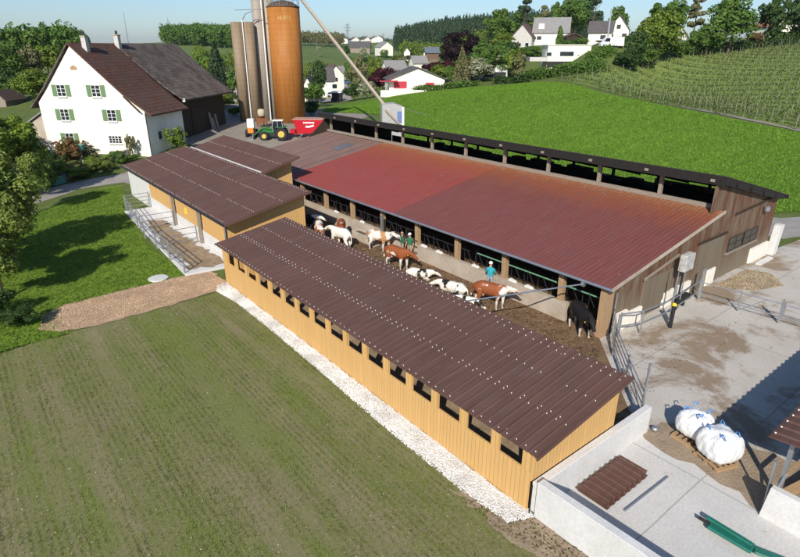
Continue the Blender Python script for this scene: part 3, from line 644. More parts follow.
M['bag'] = t.out(t.mix(t.math('MULTIPLY', t.ramp(vv.outputs[0], [(.008, 1), (.02, 0)]), t.ramp(t.noise(1.5, 2), [(.5, 0), (.56, 1)])), (.78, .79, .78), (.25, .48, .72)), .6, 0, .4); t.bump(t.noise(5, 6, .7), .8, .08)
big_bag(16.85, 5.0, .98, 2, 'nearer and larger white bulk bag with blue stripes on a pallet')
big_bag(17.3, 6.0, .86, 5, 'smaller white bulk bag standing behind the larger one')
MB().lathe([(.02, 0), (.12, .02), (.13, .14), (.05, .17)], (16.75, 7.0, .01), 10).build('hose_reel', M['galv'], smooth=True, label='small grey coil lying at the end of the pale cross wall', cat='coil')
# gate and fences round the concrete yard
def fence(name, label, pts_, hts, rails, r=.03, pr=.045, cat='fence', z0=0, group=None):
    t_ = thing(name, label, cat, ((pts_[0][0]+pts_[-1][0])/2, (pts_[0][1]+pts_[-1][1])/2, z0), 0, group)
    for (x, y), h in zip(pts_, hts): MB().tube((x, y, z0), (x, y, z0+h), pr).build('post', M['galv'], t_)
    for zz in rails:
        mb = MB(); mb.path([(x, y, z0+zz) for x, y in pts_], r); mb.build('rail', M['galv'], t_)
    return t_
g1 = fence('yard_gate', 'galvanised many-railed gate from the concrete wall end to the barn corner', [(16.6, 7.5), (18.3, 9.1), (20.2, 10.8), (21.9, 11.95)], [2.5, 1.5, 1.5, 2.1], [.35, .6, .85, 1.1, 1.35], .022, cat='gate')
mb = MB(); mb.tube((16.6, 7.5, .4), (18.3, 9.1, 1.35), .018); mb.build('brace', M['galv'], g1)
g2 = fence('barrier', 'two-railed steel tube barrier in front of the weathered barn end wall', [(21.95, 11.6), (23.0, 11.15), (25.4, 11.0), (28.9, 11.3)], [1.2, 1.2, 2.3, 1.7], [.55, 1.15], .035, cat='barrier')
MB().tube((25.4, 11.0, 1.9), (25.4, 11.0, 2.9), .018).build('rod', M['galv'], g2)
g3 = fence('yard_fence', 'long steel tube fence crossing the concrete yard towards the right edge', [(28.95, 11.25), (29.1, 9.4), (29.2, 7.6), (29.3, 5.0), (29.4, 2.0)], [1.8, 1.05, 1.25, 1.2, 1.2], [.35, 1.0], .026)
MB().bar((29.15, 9.4, .05), (29.1, 8.3, 1.0), .03).build('brace', M['galv'], g3)
MB().box(29.16, 29.20, 7.45, 7.65, .3, 1.15).build('gate_latch', M['galv'], g3)
bo = thing('bollard', 'black bollard with yellow cap beside the steel barrier', 'bollard', (24.7, 10.6, 0))
MB().tube((24.7, 10.6, 0), (24.7, 10.6, 1.15), .09, n=12).build('shaft', M['black'], bo); MB().lathe([(.10, 0), (.10, .07), (.04, .12)], (24.7, 10.6, 1.151), 12).build('cap', plain('yellow cap', (.85, .62, .02), .4), bo)
fb = thing('feed_hopper', 'grey weathered square box on a black leg before the barn end wall', 'hopper', (26.9, 11.4, 0))
MB().box(26.45, 27.35, 11.2, 11.55, 2.15, 3.0).build('box', mk('weathered aluminium', (.50, .49, .46), (.28, .27, .25), 5, .7, .3, 8, .03, lo=.4, hi=.6), fb, bevel=.03)
MB().tube((26.8, 11.4, 0), (26.8, 11.4, 2.148), .05).build('leg', M['black'], fb); MB().tube((27.05, 11.4, 0), (27.05, 11.4, 2.148), .03).build('leg', M['galv'], fb)
wt = thing('drinking_trough', 'small black drinking trough standing behind the steel barrier', 'trough', (27.4, 11.1, 0))
MB().box(27.0, 28.2, 11.35, 11.7, .25, .55).build('bowl', M['black'], wt, bevel=.04); MB().box(27.5, 27.7, 11.4, 11.6, 0, .249).build('stand', M['black'], wt)
MB().prism([(39.5, 0), (40.1, 0), (40.35, 1.9), (39.8, 1.9)], 'y', 11.6, 12.0).build('concrete_buttress', M['concrete_light'], label='white leaning concrete slab standing at the far corner of the barn end wall', cat='slab')
MB().box(36.9, 38.8, 11.3, 11.6, .01, .12).build('door_sill', M['concrete_light'], label='low white concrete step lying below the far white plinth plate', cat='step')
# cow yard: trough, swing bar, gate post
tr = thing('water_trough', 'tan concrete water trough standing along the feed wall behind the white cow', 'trough', (20.8, 29.8, 0))
mb = MB(); mb.box(20.5, 21.2, 28.7, 31.3, 0, .22); mb.box(20.5, 20.6, 28.7, 31.3, .221, .55); mb.box(21.1, 21.2, 28.7, 31.3, .221, .55); mb.box(20.601, 21.099, 28.7, 28.8, .221, .55); mb.box(20.601, 21.099, 31.2, 31.3, .221, .55)
mb.build('basin', M['concrete_old'], tr, bevel=.01); MB().box(20.605, 21.095, 28.805, 31.195, .3, .45).build('water', M['glass'], tr)
sb = thing('steel_post', 'grey steel post standing beside the feed wall near the white cow', 'post', (20.9, 28.3, 0))
MB().box(20.85, 21.0, 28.2, 28.35, 0, 2.2).build('shaft', M['galv'], sb, bevel=.01); MB().box(20.78, 21.07, 28.13, 28.42, 0, .03).build('foot_plate', M['galv'], sb)
sw = thing('swing_bar', 'long slanting galvanised swing bar across the cow yard near the black cow', 'bar', (17, 13, 0))
MB().tube((14.5, 15.3, 2.45), (20.9, 13.1, 2.4), .035).build('tube', M['galv'], sw); MB().box(20.85, 21.0, 13.02, 13.18, 2.3, 2.5).build('bracket', M['galv'], sw)
pg = thing('dark_gate', 'black steel hurdle beside the person at the feed wall', 'gate', (21.1, 26, 0))
MB().tube((21.05, 25.9, 0), (21.05, 25.9, 1.9), .05).build('post', M['black'], pg)
for zz in (.5, .9, 1.3): MB().tube((21.05, 25.9, zz), (21.15, 25.0, zz), .02).build('rail', M['dark_steel'], pg)
fc = thing('board_fence', 'rough board fence closing the far end of the cow yard', 'fence', (19.5, 45.8, 0))
for i, x in enumerate((17.6, 19, 20.4, 21.2)): MB().box(x-.08, x+.08, 45.1, 45.25, 0, 1.7).build('post', M['wood_post'], fc)
for zz in (.3, .7, 1.1): MB().box(17.5, 21.25, 45.0, 45.09, zz, zz+.28).build('board', M['wood_post'], fc)

# ------------------------------------------------------------------ animals and people
def skin_mesh(name, verts, edges, radii, mats, sub=1, matfn=None):
    me = bpy.data.meshes.new('tmp'); me.from_pydata(verts, edges, []); o = bpy.data.objects.new('tmp', me); COL.objects.link(o)
    o.modifiers.new('s', 'SKIN'); sv = me.skin_vertices[0].data
    for i, r in enumerate(radii): sv[i].radius = (r, r) if isinstance(r, (int, float)) else r
    sv[0].use_root = True
    m = o.modifiers.new('u', 'SUBSURF'); m.levels = sub
    dg = bpy.context.evaluated_depsgraph_get(); dg.update(); out = bpy.data.meshes.new_from_object(o.evaluated_get(dg)); out.name = name
    bpy.data.objects.remove(o); bpy.data.meshes.remove(me); out.materials.clear()
    for mm in mats: out.materials.append(mm)
    for p in out.polygons:
        p.use_smooth = True
        if matfn: p.material_index = matfn(p.center)
    return out
def cow_mat(name, dark, light, thr, seed, legs=.62, scale=1.3):
    t = NT(name); f = t.ramp(t.noise(scale, 4, .55, t.vec(loc=(seed*3.1, seed*1.7, seed))), [(thr-.022, 1), (thr+.022, 0)])
    c = t.mix(f, light, dark)
    s = t.sep(); c = t.mix(t.ramp(s[2], [(legs-.03, 1), (legs+.03, 0)]), c, light) if legs else c
    md = t.ramp(t.math('SUBTRACT', t.noise(3.5, 5, .7), t.math('MULTIPLY', s[2], .55)), [(.22, 0), (.42, .6)]); c = t.mix(md, c, (.17, .11, .06))
    c = t.mix(.35, c, t.ramp(t.noise(7, 4, .7), [(.3, tuple(x*.5 for x in dark)), (.7, light)]) if False else c)
    t.bump(t.noise(9, 5, .7), .5, .03); return t.out(c, .65, 0, .25)
WHT = (.72, .68, .60); BLK = (.014, .013, .013); BRN = (.26, .075, .025); TAN = (.42, .22, .10)
def cow(label, x, y, phi, mat, lying=False, head=(0, 0), s=1.0, horn=False, blaze=None):
    hx, hz = head      # sideways turn and drop of the head
    vs = [(-.15, 0, 1.10), (-.55, 0, 1.14), (-.86, 0, 1.12), (.25, 0, 1.08), (.60, 0, 1.13), (.86, .0, 1.25), (1.02, hx*.35, 1.36+hz*.5), (1.20, hx*.7, 1.42+hz), (1.40, hx*1.1, 1.30+hz*1.15), (1.56, hx*1.35, 1.19+hz*1.2)]
    rd = [(.33, .40), (.31, .34), (.22, .25), (.30, .39), (.25, .35), (.15, .24), (.11, .17), (.13, .15), (.10, .105), (.085, .075)]
    ed = [(0, 1), (1, 2), (0, 3), (3, 4), (4, 5), (5, 6), (6, 7), (7, 8), (8, 9)]
    def chain(p, ps, rs):
        for q, r in zip(ps, rs): vs.append(q); rd.append(r); ed.append((p, len(vs)-1)); p = len(vs)-1
    for sy in (-1, 1):
        if not lying:
            k = .10*sy
            chain(4, [(.56+k, .17*sy, .86), (.55+k, .19*sy, .52), (.53+k, .19*sy, .16), (.57+k, .19*sy, .03)], [.13, .075, .05, .062])
            chain(1, [(-.62-k, .19*sy, .90), (-.60-k, .21*sy, .66), (-.80-k, .20*sy, .48), (-.76-k, .20*sy, .14), (-.71-k, .20*sy, .03)], [.19, .12, .07, .05, .062])
        else:
            chain(4, [(.55, .27*sy, .85), (.85, .30*sy, .78), (.55, .34*sy, .74)], [.13, .075, .055])
            chain(1, [(-.5, .34*sy, .92), (-.2, .46*sy, .82), (-.55, .50*sy, .76), (-.2, .52*sy, .74)], [.2, .12, .07, .055])
        chain(7, [(1.10, hx*.7+.14*sy, 1.46+hz), (1.08, hx*.7+.27*sy, 1.43+hz)], [(.05, .03), (.06, .025)])
    chain(2, [(-1.03, 0, 1.16), (-1.10, .02, .85), (-1.09, .03, .52 if not lying else .75)], [.05, .03, .05])
    me = skin_mesh('cow', vs, ed, rd, [mat], 2)
    if lying:
        for v in me.vertices: v.co.z -= .68
    o = bpy.data.objects.new('cow', me); COL.objects.link(o); o.location = (x, y, .012); o.rotation_euler = (0, 0, R(phi)); s *= .95; o.scale = (s, s, s)
    setp(o, label, 'cow', 'cattle in the cow yard')
    dz = -.68 if lying else 0
    for sy in (-1, 1):
        MB().tube((1.16, hx*.7+.09*sy, 1.52+hz+dz), (1.20, hx*.7+.17*sy, 1.66+hz+dz), .022, .008, 6).build('horn', M['wood_post'], o, world=False) if horn else None
        MB().box(1.04, 1.09, hx*.7+.30*sy-.012, hx*.7+.30*sy+.012, 1.38+hz+dz, 1.44+hz+dz).build('ear_tag', plain('ear tag', (.85, .6, .02)), o, world=False)
    MB().lathe([(.03, -.02), (.085, .02), (.07, .05)], (1.60, hx*1.38, 1.13+hz*1.2+dz), 10).build('muzzle', plain('muzzle', (.35, .2, .17), .5), o, smooth=True, world=False)
    if not lying:
        MB().lathe([(.06, -.10), (.15, 0), (.18, .12)], (-.45, 0, .70), 12).build('udder', plain('udder', (.5, .3, .24), .6), o, smooth=True, world=False)
    return o
cow('black and white cow standing in the dark corner beside the calf barn gable', 18.6, 34.3, -55, cow_mat('coat a', BLK, WHT, .50, 1), head=(.1, -.1))
cow('brown and white cow at the left of the white cow, facing the camera', 18.35, 31.9, -115, cow_mat('coat b', BRN, WHT, .50, 2), head=(0, -.15))
cow('nearly all white cow seen from behind near the water trough', 18.75, 29.9, 98, cow_mat('coat c', BLK, WHT, .32, 3, legs=0), head=(.1, -.1))
cow('brown cow with white blaze standing between the white cow and the trough', 19.7, 31.3, -122, cow_mat('coat d', BRN, WHT, .56, 4, legs=.4), head=(0, -.1))
cow('pale tan and white cow against the feed wall beside the two green shirts', 20.4, 27.9, -70, cow_mat('coat e', TAN, WHT, .52, 5), head=(-.1, .05))
cow('red brown cow with white legs standing behind the lying black and white calf', 19.35, 24.7, -78, cow_mat('coat f', BRN, WHT, .60, 6, legs=.72), head=(.1, -.25))
cow('black and white cow lying beside the red brown cow', 19.3, 22.6, -50, cow_mat('coat g', BLK, WHT, .50, 7, legs=0, scale=2), True, head=(.1, -.2), s=.85)
cow('white cow with black patches lying left of the person in turquoise', 19.35, 19.9, 105, cow_mat('coat h', BLK, WHT, .43, 8, legs=0), True, head=(.35, -.25), s=.95)
cow('black and white cow lying between the patched white cow and brown standing cow', 18.55, 18.4, -65, cow_mat('coat i', BLK, WHT, .5, 9, legs=0, scale=1.8), True, head=(0, -.3), s=.9)
cow('brown and white horned cow standing in front of the person in turquoise', 19.6, 17.4, -68, cow_mat('coat j', BRN, WHT, .545, 12, legs=.55), head=(.15, -.12), horn=True)
cow('black cow with white lower legs facing the camera at the barn corner', 20.85, 12.95, -120, cow_mat('coat k', BLK, WHT, .9, 11, legs=.50), head=(-.05, -.28))

SKIN = plain('skin', (.45, .25, .17), .5)
def person(label, x, y, z, phi, shirt, trousers, capm=None, hair=None, h=1.75, arms='down'):
    s = h/1.75
    vs = [(0, 0, .98), (0, 0, 1.16), (0, 0, 1.36), (0, 0, 1.46), (.01, 0, 1.53), (.02, 0, 1.64), (.02, 0, 1.70)]
    rd = [(.12, .155), (.105, .14), (.115, .17), (.08, .12), .055, (.10, .08), (.085, .07)]
    ed = [(0, 1), (1, 2), (2, 3), (3, 4), (4, 5), (5, 6)]
    def chain(p, ps, rs):
        for q, r in zip(ps, rs): vs.append(q); rd.append(r); ed.append((p, len(vs)-1)); p = len(vs)-1
        return p
    for k in (-1, 1):
        chain(0, [(0, .095*k, .86), (.03, .11*k, .50), (-.01, .12*k, .10), (.02, .125*k, .045), (.15, .14*k, .035)], [.095, .07, .05, .045, .04])
        if arms == 'down': A_ = [(0, .20*k, 1.38), (-.03, .25*k, 1.12), (.08, .26*k, .90)]; d = Vector((.25, 0, -.97))
        else: A_ = [(0, .20*k, 1.38), (.05, .27*k, 1.14), (.26, .20*k, 1.08)]; d = Vector((.95, -.2*k, 0))
        p = chain(2, A_+[tuple(Vector(A_[-1])+d*.07)], [.06, .045, .032, (.022, .036)])
        base = Vector(vs[p]); sdv = Vector((0, 1, 0)).cross(d).normalized() if arms == 'down' else Vector((0, 0, 1))
        w_ = sdv
        for j, L in enumerate((.065, .078, .072, .055)):
            q = base+w_*(j-1.5)*.018+d*.03; chain(p, [tuple(q), tuple(q+d*L*.6), tuple(q+d*L+Vector((0, -.02*k, 0)))], [.009, .008, .007])
        q = Vector(A_[-1])+d*.03+w_*.035; chain(p-1, [tuple(q), tuple(q+d*.05+w_*.012)], [.010, .008])
    def mf(c):
        if c.z > 1.49: return 0
        if abs(c.y) > .17 and (c.z < 1.17 if arms == 'down' else (c.x > .07)): return 0
        if c.z > .98 or abs(c.y) > .2: return 1
        return 2 if c.z > .09 else 3
    me = skin_mesh('person', vs, ed, rd, [SKIN, shirt, trousers, M['black']], 1, mf)
    o = bpy.data.objects.new('person', me); COL.objects.link(o); o.location = (x, y, z); o.rotation_euler = (0, 0, R(phi)); o.scale = (s, s, s)
    setp(o, label, 'person')
    if hair: MB().lathe([(.092, -.02), (.10, .04), (.085, .10), (.04, .14)], (-.005, 0, 1.645), 12).build('hair', hair, o, smooth=True, world=False)
    if capm:
        c = MB(); c.lathe([(.105, 0), (.105, .05), (.085, .10), (.03, .125)], (.01, 0, 1.68), 14); c.add([(.08, -.08, 1.69), (.20, -.06, 1.68), (.20, .06, 1.68), (.08, .08, 1.69), (.08, -.08, 1.70), (.20, -.06, 1.69), (.20, .06, 1.69), (.08, .08, 1.70)], [(0, 1, 2, 3), (4, 5, 6, 7), (0, 1, 5, 4), (1, 2, 6, 5), (2, 3, 7, 6)])
        c.build('cap', capm, o, smooth=False, world=False)
    MB().box(.10, .125, -.008, .012, 1.60, 1.63).build('nose', SKIN, o, world=False)
    return o
turq = plain('turquoise cloth', (.02, .30, .36), .8); cap_w = plain('white cap', (.75, .73, .68), .8)
def onX(u, X, z=0):
    best = min((abs(np.dot(np.array([X, y, z])-CAM, R2)/np.dot(np.array([X, y, z])-CAM, FW)*FPX+400-u), y) for y in np.arange(5, 60, .05)); return float(best[1])
p0 = person('person in a white cap and turquoise shirt standing at the concrete feed wall', 21.0, onX(489, 21.0), .012, 30, turq, plain('grey trousers', (.30, .30, .33), .9), cap_w, arms='up')
person('person in green shirt and khaki trousers, left of two by the feed wall', 20.9, onX(402, 20.9), .012, -20, plain('green shirt', (.02, .12, .05), .8), plain('khaki trousers', (.30, .23, .14), .9), None, plain('fair hair', (.35, .25, .15), .8), h=1.6, arms='up')
person('person in green shirt with pale cap, right of two by the feed wall', 20.95, onX(409.5, 20.95), .012, 200, plain('dark green shirt', (.02, .13, .06), .8), plain('sand trousers', (.33, .26, .17), .9), cap_w, h=1.68)

# ------------------------------------------------------------------ tractor and feed mixer
tp, tD = hit(275.5, 139.5); tpos = (float(tp[0]), float(tp[1]), float(tp[2]))
TG = plain('green tractor paint', (.03, .17, .04), .35); TY = plain('yellow rim', (.55, .42, .08), .5); TYRE = plain('tyre rubber', (.02, .02, .02), .9)
tra = thing('tractor', 'green tractor with yellow wheel rims and front loader before the orange silo', 'tractor', tpos, R(141.6+6)); tra.scale = (.93, .93, .93)
def wheel(par, x, y, r, wd, rim):
    prof = [(r*.55, -wd/2), (r*.92, -wd/2), (r, -wd*.32), (r, wd*.32), (r*.92, wd/2), (r*.55, wd/2)]
    mb = MB(); n = 22; vs = [(x+q*math.cos(6.2832*i/n), y+z, r+q*math.sin(6.2832*i/n)) for q, z in prof for i in range(n)]
    mb.add(vs, [(j*n+i, j*n+(i+1) % n, (j+1)*n+(i+1) % n, (j+1)*n+i) for j in range(5) for i in range(n)]+[(5*n+i, 5*n+(i+1) % n, (i+1) % n, i) for i in range(n)])
    for i in range(n): 
        a_ = 6.2832*i/n; c, s = math.cos(a_), math.sin(a_); mb.bar((x+c*r*.99, y-wd*.45, r+s*r*.99), (x+c*r*1.0, y+wd*.45, r+s*r*1.0), .07, .07, upv=(c, 0, s))
    w_ = mb.build('wheel', TYRE, par, world=False); w2 = MB().tube((x, y-wd*.3, r), (x, y+wd*.3, r), r*.56, n=18).build('rim', rim, w_, world=False)
    return w_
for sy in (-1, 1):
    wheel(tra, -.95, .85*sy, .88, .5, TY); wheel(tra, 1.5, .80*sy, .62, .40, TY)
MB().box(-.2, 2.2, -.32, .32, .95, 1.55).build('hood', TG, tra, world=False, bevel=.08)
MB().box(-1.3, 1.9, -.28, .28, .55, .95).build('chassis', M['dark_steel'], tra, world=False)
cb = MB(); cb.prism([(-1.25, 1.2), (.15, 1.2), (.25, 1.9), (.05, 2.62), (-1.15, 2.62)], 'y', -.62, .62); CB = cb.build('cab', M['glass'], tra, world=False)
mb = MB()
for sy in (-.64, .64):
    for a_, b_ in (((-1.25, 1.2), (-1.15, 2.62)), ((.15, 1.2), (.25, 1.9)), ((.25, 1.9), (.05, 2.62)), ((-.5, 1.2), (-.5, 2.62))): mb.bar((a_[0], sy, a_[1]), (b_[0], sy, b_[1]), .09)
mb.build('cab_frame', M['galv'], CB, world=False); MB().box(-1.3, .25, -.72, .72, 2.62, 2.75).build('roof', M['cream'], CB, world=False, bevel=.04)
for sy in (-1, 1):
    MB().box(-1.7, -.2, .6*sy-.28, .6*sy+.28, 1.72, 1.82).build('mudguard', TG, tra, world=False, bevel=.03)
    MB().path([(.2, .5*sy, 1.5), (1.6, .5*sy, 1.75), (3.0, .5*sy, .6)], .07).build('loader_arm', TG, tra, world=False)
MB().prism([(3.0, .1), (3.7, .1), (3.55, .25), (3.1, .25), (3.1, .8), (3.0, .8)], 'y', -.95, .95).build('bucket', M['galv'], tra, world=False)
MB().tube((1.0, .25, 1.5), (1.0, .25, 2.4), .05).build('exhaust', M['dark_steel'], tra, world=False)
mp, _ = hit(310, 138.5)
RED = plain('red machine paint', (.48, .012, .025), .35)
mx = thing('feed_mixer', 'red feed mixer wagon with white lettering behind the tractor', 'feed mixer', tuple(map(float, mp)), R(141.6-4))
b1 = [(-1.55, -.85), (1.45, -.85), (1.45, .85), (-1.55, .85)]; b2 = [(-2.1, -1.15), (2.0, -1.15), (2.0, 1.15), (-2.1, 1.15)]
vs = [(x, y, .75) for x, y in b1]+[(x, y, 2.6) for x, y in b2]+[(x*.95, y*.95, 2.6) for x, y in b2]+[(x*.93, y*.93, 1.3) for x, y in b1]
MB().add(vs, [(0, 1, 5, 4), (1, 2, 6, 5), (2, 3, 7, 6), (3, 0, 4, 7), (4, 5, 9, 8), (5, 6, 10, 9), (6, 7, 11, 10), (7, 4, 8, 11), (8, 9, 13, 12), (9, 10, 14, 13), (10, 11, 15, 14), (11, 8, 12, 15), (12, 13, 14, 15), (0, 3, 2, 1)]).build('tub', RED, mx, world=False)
MB().box(-2.15, 2.05, -1.2, 1.2, 2.602, 2.7).build('rim', mk('mixed fodder and rim', (.5, .3, .22), (.3, .1, .07)), mx, world=False)
for sy in (-1, 1): wheel(mx, -.4, .8*sy, .42, .3, RED)
MB().path([(1.4, .5, .7), (3.2, 0, .6)], .09).build('drawbar', RED, mx, world=False); MB().path([(1.4, -.5, .7), (3.2, 0, .6)], .09).build('drawbar', RED, mx, world=False)
MB().box(1.9, 2.6, -.5, .5, .7, 1.25).build('gearbox', RED, mx, world=False, bevel=.05)
mb = MB()      # pale markings on the camera side: a word strip and a swoosh
yy = lambda z: .85+.30*(z-.75)/1.85+.012
for i in range(7): x = .55-i*.22; mb.add([(x, yy(2.12), 2.12), (x-.17, yy(2.12), 2.12), (x-.17, yy(2.34), 2.34), (x, yy(2.34), 2.34)], [(0, 1, 2, 3)])
mb.add([(.35, yy(1.62), 1.62), (-.1, yy(1.55), 1.55), (-.9, yy(1.78), 1.78), (-.85, yy(1.98), 1.98), (-.2, yy(1.82), 1.82), (.2, yy(1.84), 1.84)], [(0, 1, 2, 3, 4, 5)])
mb.build('lettering', plain('white lettering', (.8, .75, .75)), mx, world=False)
lp, _ = hit(252, 136)
ld = thing('yard_loader', 'small grey and orange yard loader left of the green tractor', 'loader', tuple(map(float, lp)), R(60))
for sx in (-.7, .7):
    for sy in (-.6, .6): wheel(ld, sx, sy, .42, .3, TY)
MB().box(-1.2, 1.0, -.4, .4, .5, 1.15).build('body', plain('orange paint', (.6, .22, .03), .4), ld, world=False, bevel=.06)
MB().prism([(-.7, 1.15), (.5, 1.15), (.4, 2.3), (-.6, 2.3)], 'y', -.45, .45).build('cab', M['pvc_white'], ld, world=False, bevel=.05)
MB().path([(.3, .5, 1.2), (1.6, .5, .5)], .06).build('loader_arm', M['galv'], ld, world=False); MB().box(1.6, 2.0, -.7, .7, .1, .7).build('bucket', M['galv'], ld, world=False)
qp, _ = hit(262.5, 127)
tk = thing('intermediate_tank', 'cream plastic tank on a rusty stand below the tall grey towers', 'tank', tuple(map(float, qp)))
MB().lathe([(.4, 0), (.55, .2), (.55, .7), (.45, 1.0), (.2, 1.1)], (0, 0, 1.5), 16).build('vessel', mk('dull cream plastic', (.5, .44, .3), (.4, .34, .22)), tk, smooth=True, world=False)
for sx in (-.5, .5):
    for sy in (-.5, .5): MB().box(sx-.06, sx+.06, sy-.06, sy+.06, 0, 1.6).build('leg', mk('rusty steel', (.25, .09, .03), (.15, .05, .02)), tk, world=False)
MB().box(-.6, .6, -.6, .6, .6, 1.3).build('cabinet', mk('rusty panel', (.30, .12, .05), (.2, .07, .03)), tk, world=False)

# ------------------------------------------------------------------ silos
def zat(p, v):     # height over p seen at picture row v
    s = float(np.dot(np.array([p[0], p[1], 0]), F2)); y = (278.5-v)/FPX
    return H-s*(math.sin(TH)-y*math.cos(TH))/(math.cos(TH)+y*math.sin(TH))
def silo_mat(name, base, alt, streak, ring=.62):
    t = NT(name); s = t.sep(); v = t.vec((1.3, 1.3, .07))
    c = t.ramp(t.noise(1.4, 6, .7, v), [(.35, base), (.65, alt)])
    c = t.mix(t.ramp(t.noise(2.2, 6, .75, t.vec((1.5, 1.5, .12))), [(.52, 0), (.7, .8)]), c, streak)
    fr = t.math('FRACT', t.math('DIVIDE', s[2], ring)); e = t.ramp(fr, [(0, .55), (.06, 1), (1, 1)]); c = t.mix(1., c, e, 'MULTIPLY')
    t.bump(e, .4, .02); return t.out(c, .6, 0, .3)
sp, sD = hit(291, 121.5); rO = 2.42
def silo(label, u, vbase, vtop, r, mat, seed, name='silo', lift=0):
    p, D = hit(u, vbase); zt = zat(p, vtop); h = zt-p[2]
    t_ = thing(name, label, 'silo', tuple(map(float, p)))
    MB().lathe([(r, 0), (r, h)], n=36).build('shell', mat, t_, smooth=False, world=False)
    for q in t_.children:
        for f in q.data.polygons: f.use_smooth = len(f.vertices) == 4
    return t_, p, h
orange = silo_mat('orange glazed silo', (.40, .165, .035), (.33, .12, .025), (.22, .075, .015), .8)
grey1 = silo_mat('grey stave silo', (.36, .32, .26), (.28, .245, .20), (.2, .15, .10), .75)
brown1 = silo_mat('brown stave silo', (.27, .205, .13), (.22, .16, .10), (.14, .09, .05), .75)
rust1 = silo_mat('rust brown silo', (.24, .09, .045), (.19, .07, .035), (.1, .04, .02), .8)
so_, p, h = silo('wide orange brown silo with yellow lettering near its top', 291, 121.5, 7.5, rO, orange, 1)
MB().lathe([(rO+.06, h-.02), (rO+.06, h+.10), (rO*.6, h+.75), (.3, h+1.0)], n=36).build('cap', mk('dark cap', (.10, .07, .05)), so_, smooth=True, world=False)
mb = MB()
for i in range(14):
    a_ = 6.2832*i/14; mb.tube((rO*math.cos(a_), rO*math.sin(a_), h+.1), (rO*math.cos(a_), rO*math.sin(a_), h+1.1), .03, n=5)
    a2 = 6.2832*(i+1)/14; mb.tube((rO*math.cos(a_), rO*math.sin(a_), h+1.1), (rO*math.cos(a2), rO*math.sin(a2), h+1.1), .03, n=5)
mb.build('top_railing', M['galv'], so_, world=False)
# ladder cage on the right flank
mb = MB(); a_ = -AL-.25; lx, ly = (rO+.12)*math.cos(a_), (rO+.12)*math.sin(a_)
for k in (-.2, .2): mb.tube((lx+k*math.sin(a_), ly-k*math.cos(a_), .5), (lx+k*math.sin(a_), ly-k*math.cos(a_), h+.8), .03, n=5)
z = .8
while z < h: mb.tube((lx-.2*math.sin(a_), ly+.2*math.cos(a_), z), (lx+.2*math.sin(a_), ly-.2*math.cos(a_), z), .02, n=4); z += .35
mb.build('ladder', M['dark_steel'], so_, world=False)
# lettering bent round the silo
tc = bpy.data.curves.new('letters', 'FONT'); tc.body = '10 872'; tc.size = .72; tc.align_x = 'CENTER'; tc.extrude = .01
to = bpy.data.objects.new('tmp', tc); COL.objects.link(to); dg = bpy.context.evaluated_depsgraph_get(); tm = bpy.data.meshes.new_from_object(to.evaluated_get(dg)); bpy.data.objects.remove(to)
fa = math.atan2(-p[1], -p[0])
for v in tm.vertices:
    a_ = fa+v.co.x/rO+.02; rr = rO+.02+v.co.z; v.co = (rr*math.cos(a_), rr*math.sin(a_), h-1.75+v.co.y)
tm.materials.clear(); tm.materials.append(plain('yellow lettering', (.62, .42, .14))); to = bpy.data.objects.new('lettering', tm); COL.objects.link(to); to.parent = so_
s1, p1, h1 = silo('leftmost slim brown stave silo with a white pipe at its right side', 246, 121, 22, .84, brown1, 2)
MB().path([(.9*R2[0], .9*R2[1], 0), (.9*R2[0], .9*R2[1], h1+.3)], .09, 8).build('fill_pipe', M['pvc_white'], s1, world=False)
MB().path([(.98*R2[0], .98*R2[1], h1+.3), (1.5*R2[0], 1.5*R2[1], h1+1.1), (2.6*R2[0], 2.6*R2[1], h1+1.5)], .07, 6).build('pipe_bend', M['galv'], s1, world=False)
s2, p2, h2 = silo('slim tan stave silo, second from the left of the group', 257, 121, 22, .80, brown1, 3)
s3, p3, h3 = silo('dark rust brown silo hiding behind the slim tan silos', 251.5, 117.5, 31, .75, rust1, 4)
MB().path([(-.1*R2[0]-.7*F2[0], -.1*R2[1]-.7*F2[1], 0), (-.1*R2[0]-.7*F2[0], -.1*R2[1]-.7*F2[1], h3)], .08, 6).build('fill_pipe', plain('red pipe', (.35, .10, .07)), s3, world=False)
s4, p4, h4 = silo('tall pale grey tower silo with a white pipe, left of the tall pair', 267, 120, -14, .88, grey1, 5)
MB().path([(.8*R2[0]-.7*F2[0], .8*R2[1]-.7*F2[1], 0), (.8*R2[0]-.7*F2[0], .8*R2[1]-.7*F2[1], h4)], .11, 8).build('fill_pipe', M['pvc_white'], s4, world=False)
s5, p5, h5 = silo('tall grey tower silo directly beside the orange silo', 276.5, 120, -18, .88, grey1, 6)
s6, p6, h6 = silo('reddish slim silo just left of the tall grey pair', 262, 117, 31, .6, rust1, 7)
MB().path([tuple(np.array([0, 0, h1+1.6])), (4.2*R2[0], 4.2*R2[1], h1+1.7)], .05, 5).build('catwalk_rail', M['galv'], s1, world=False)
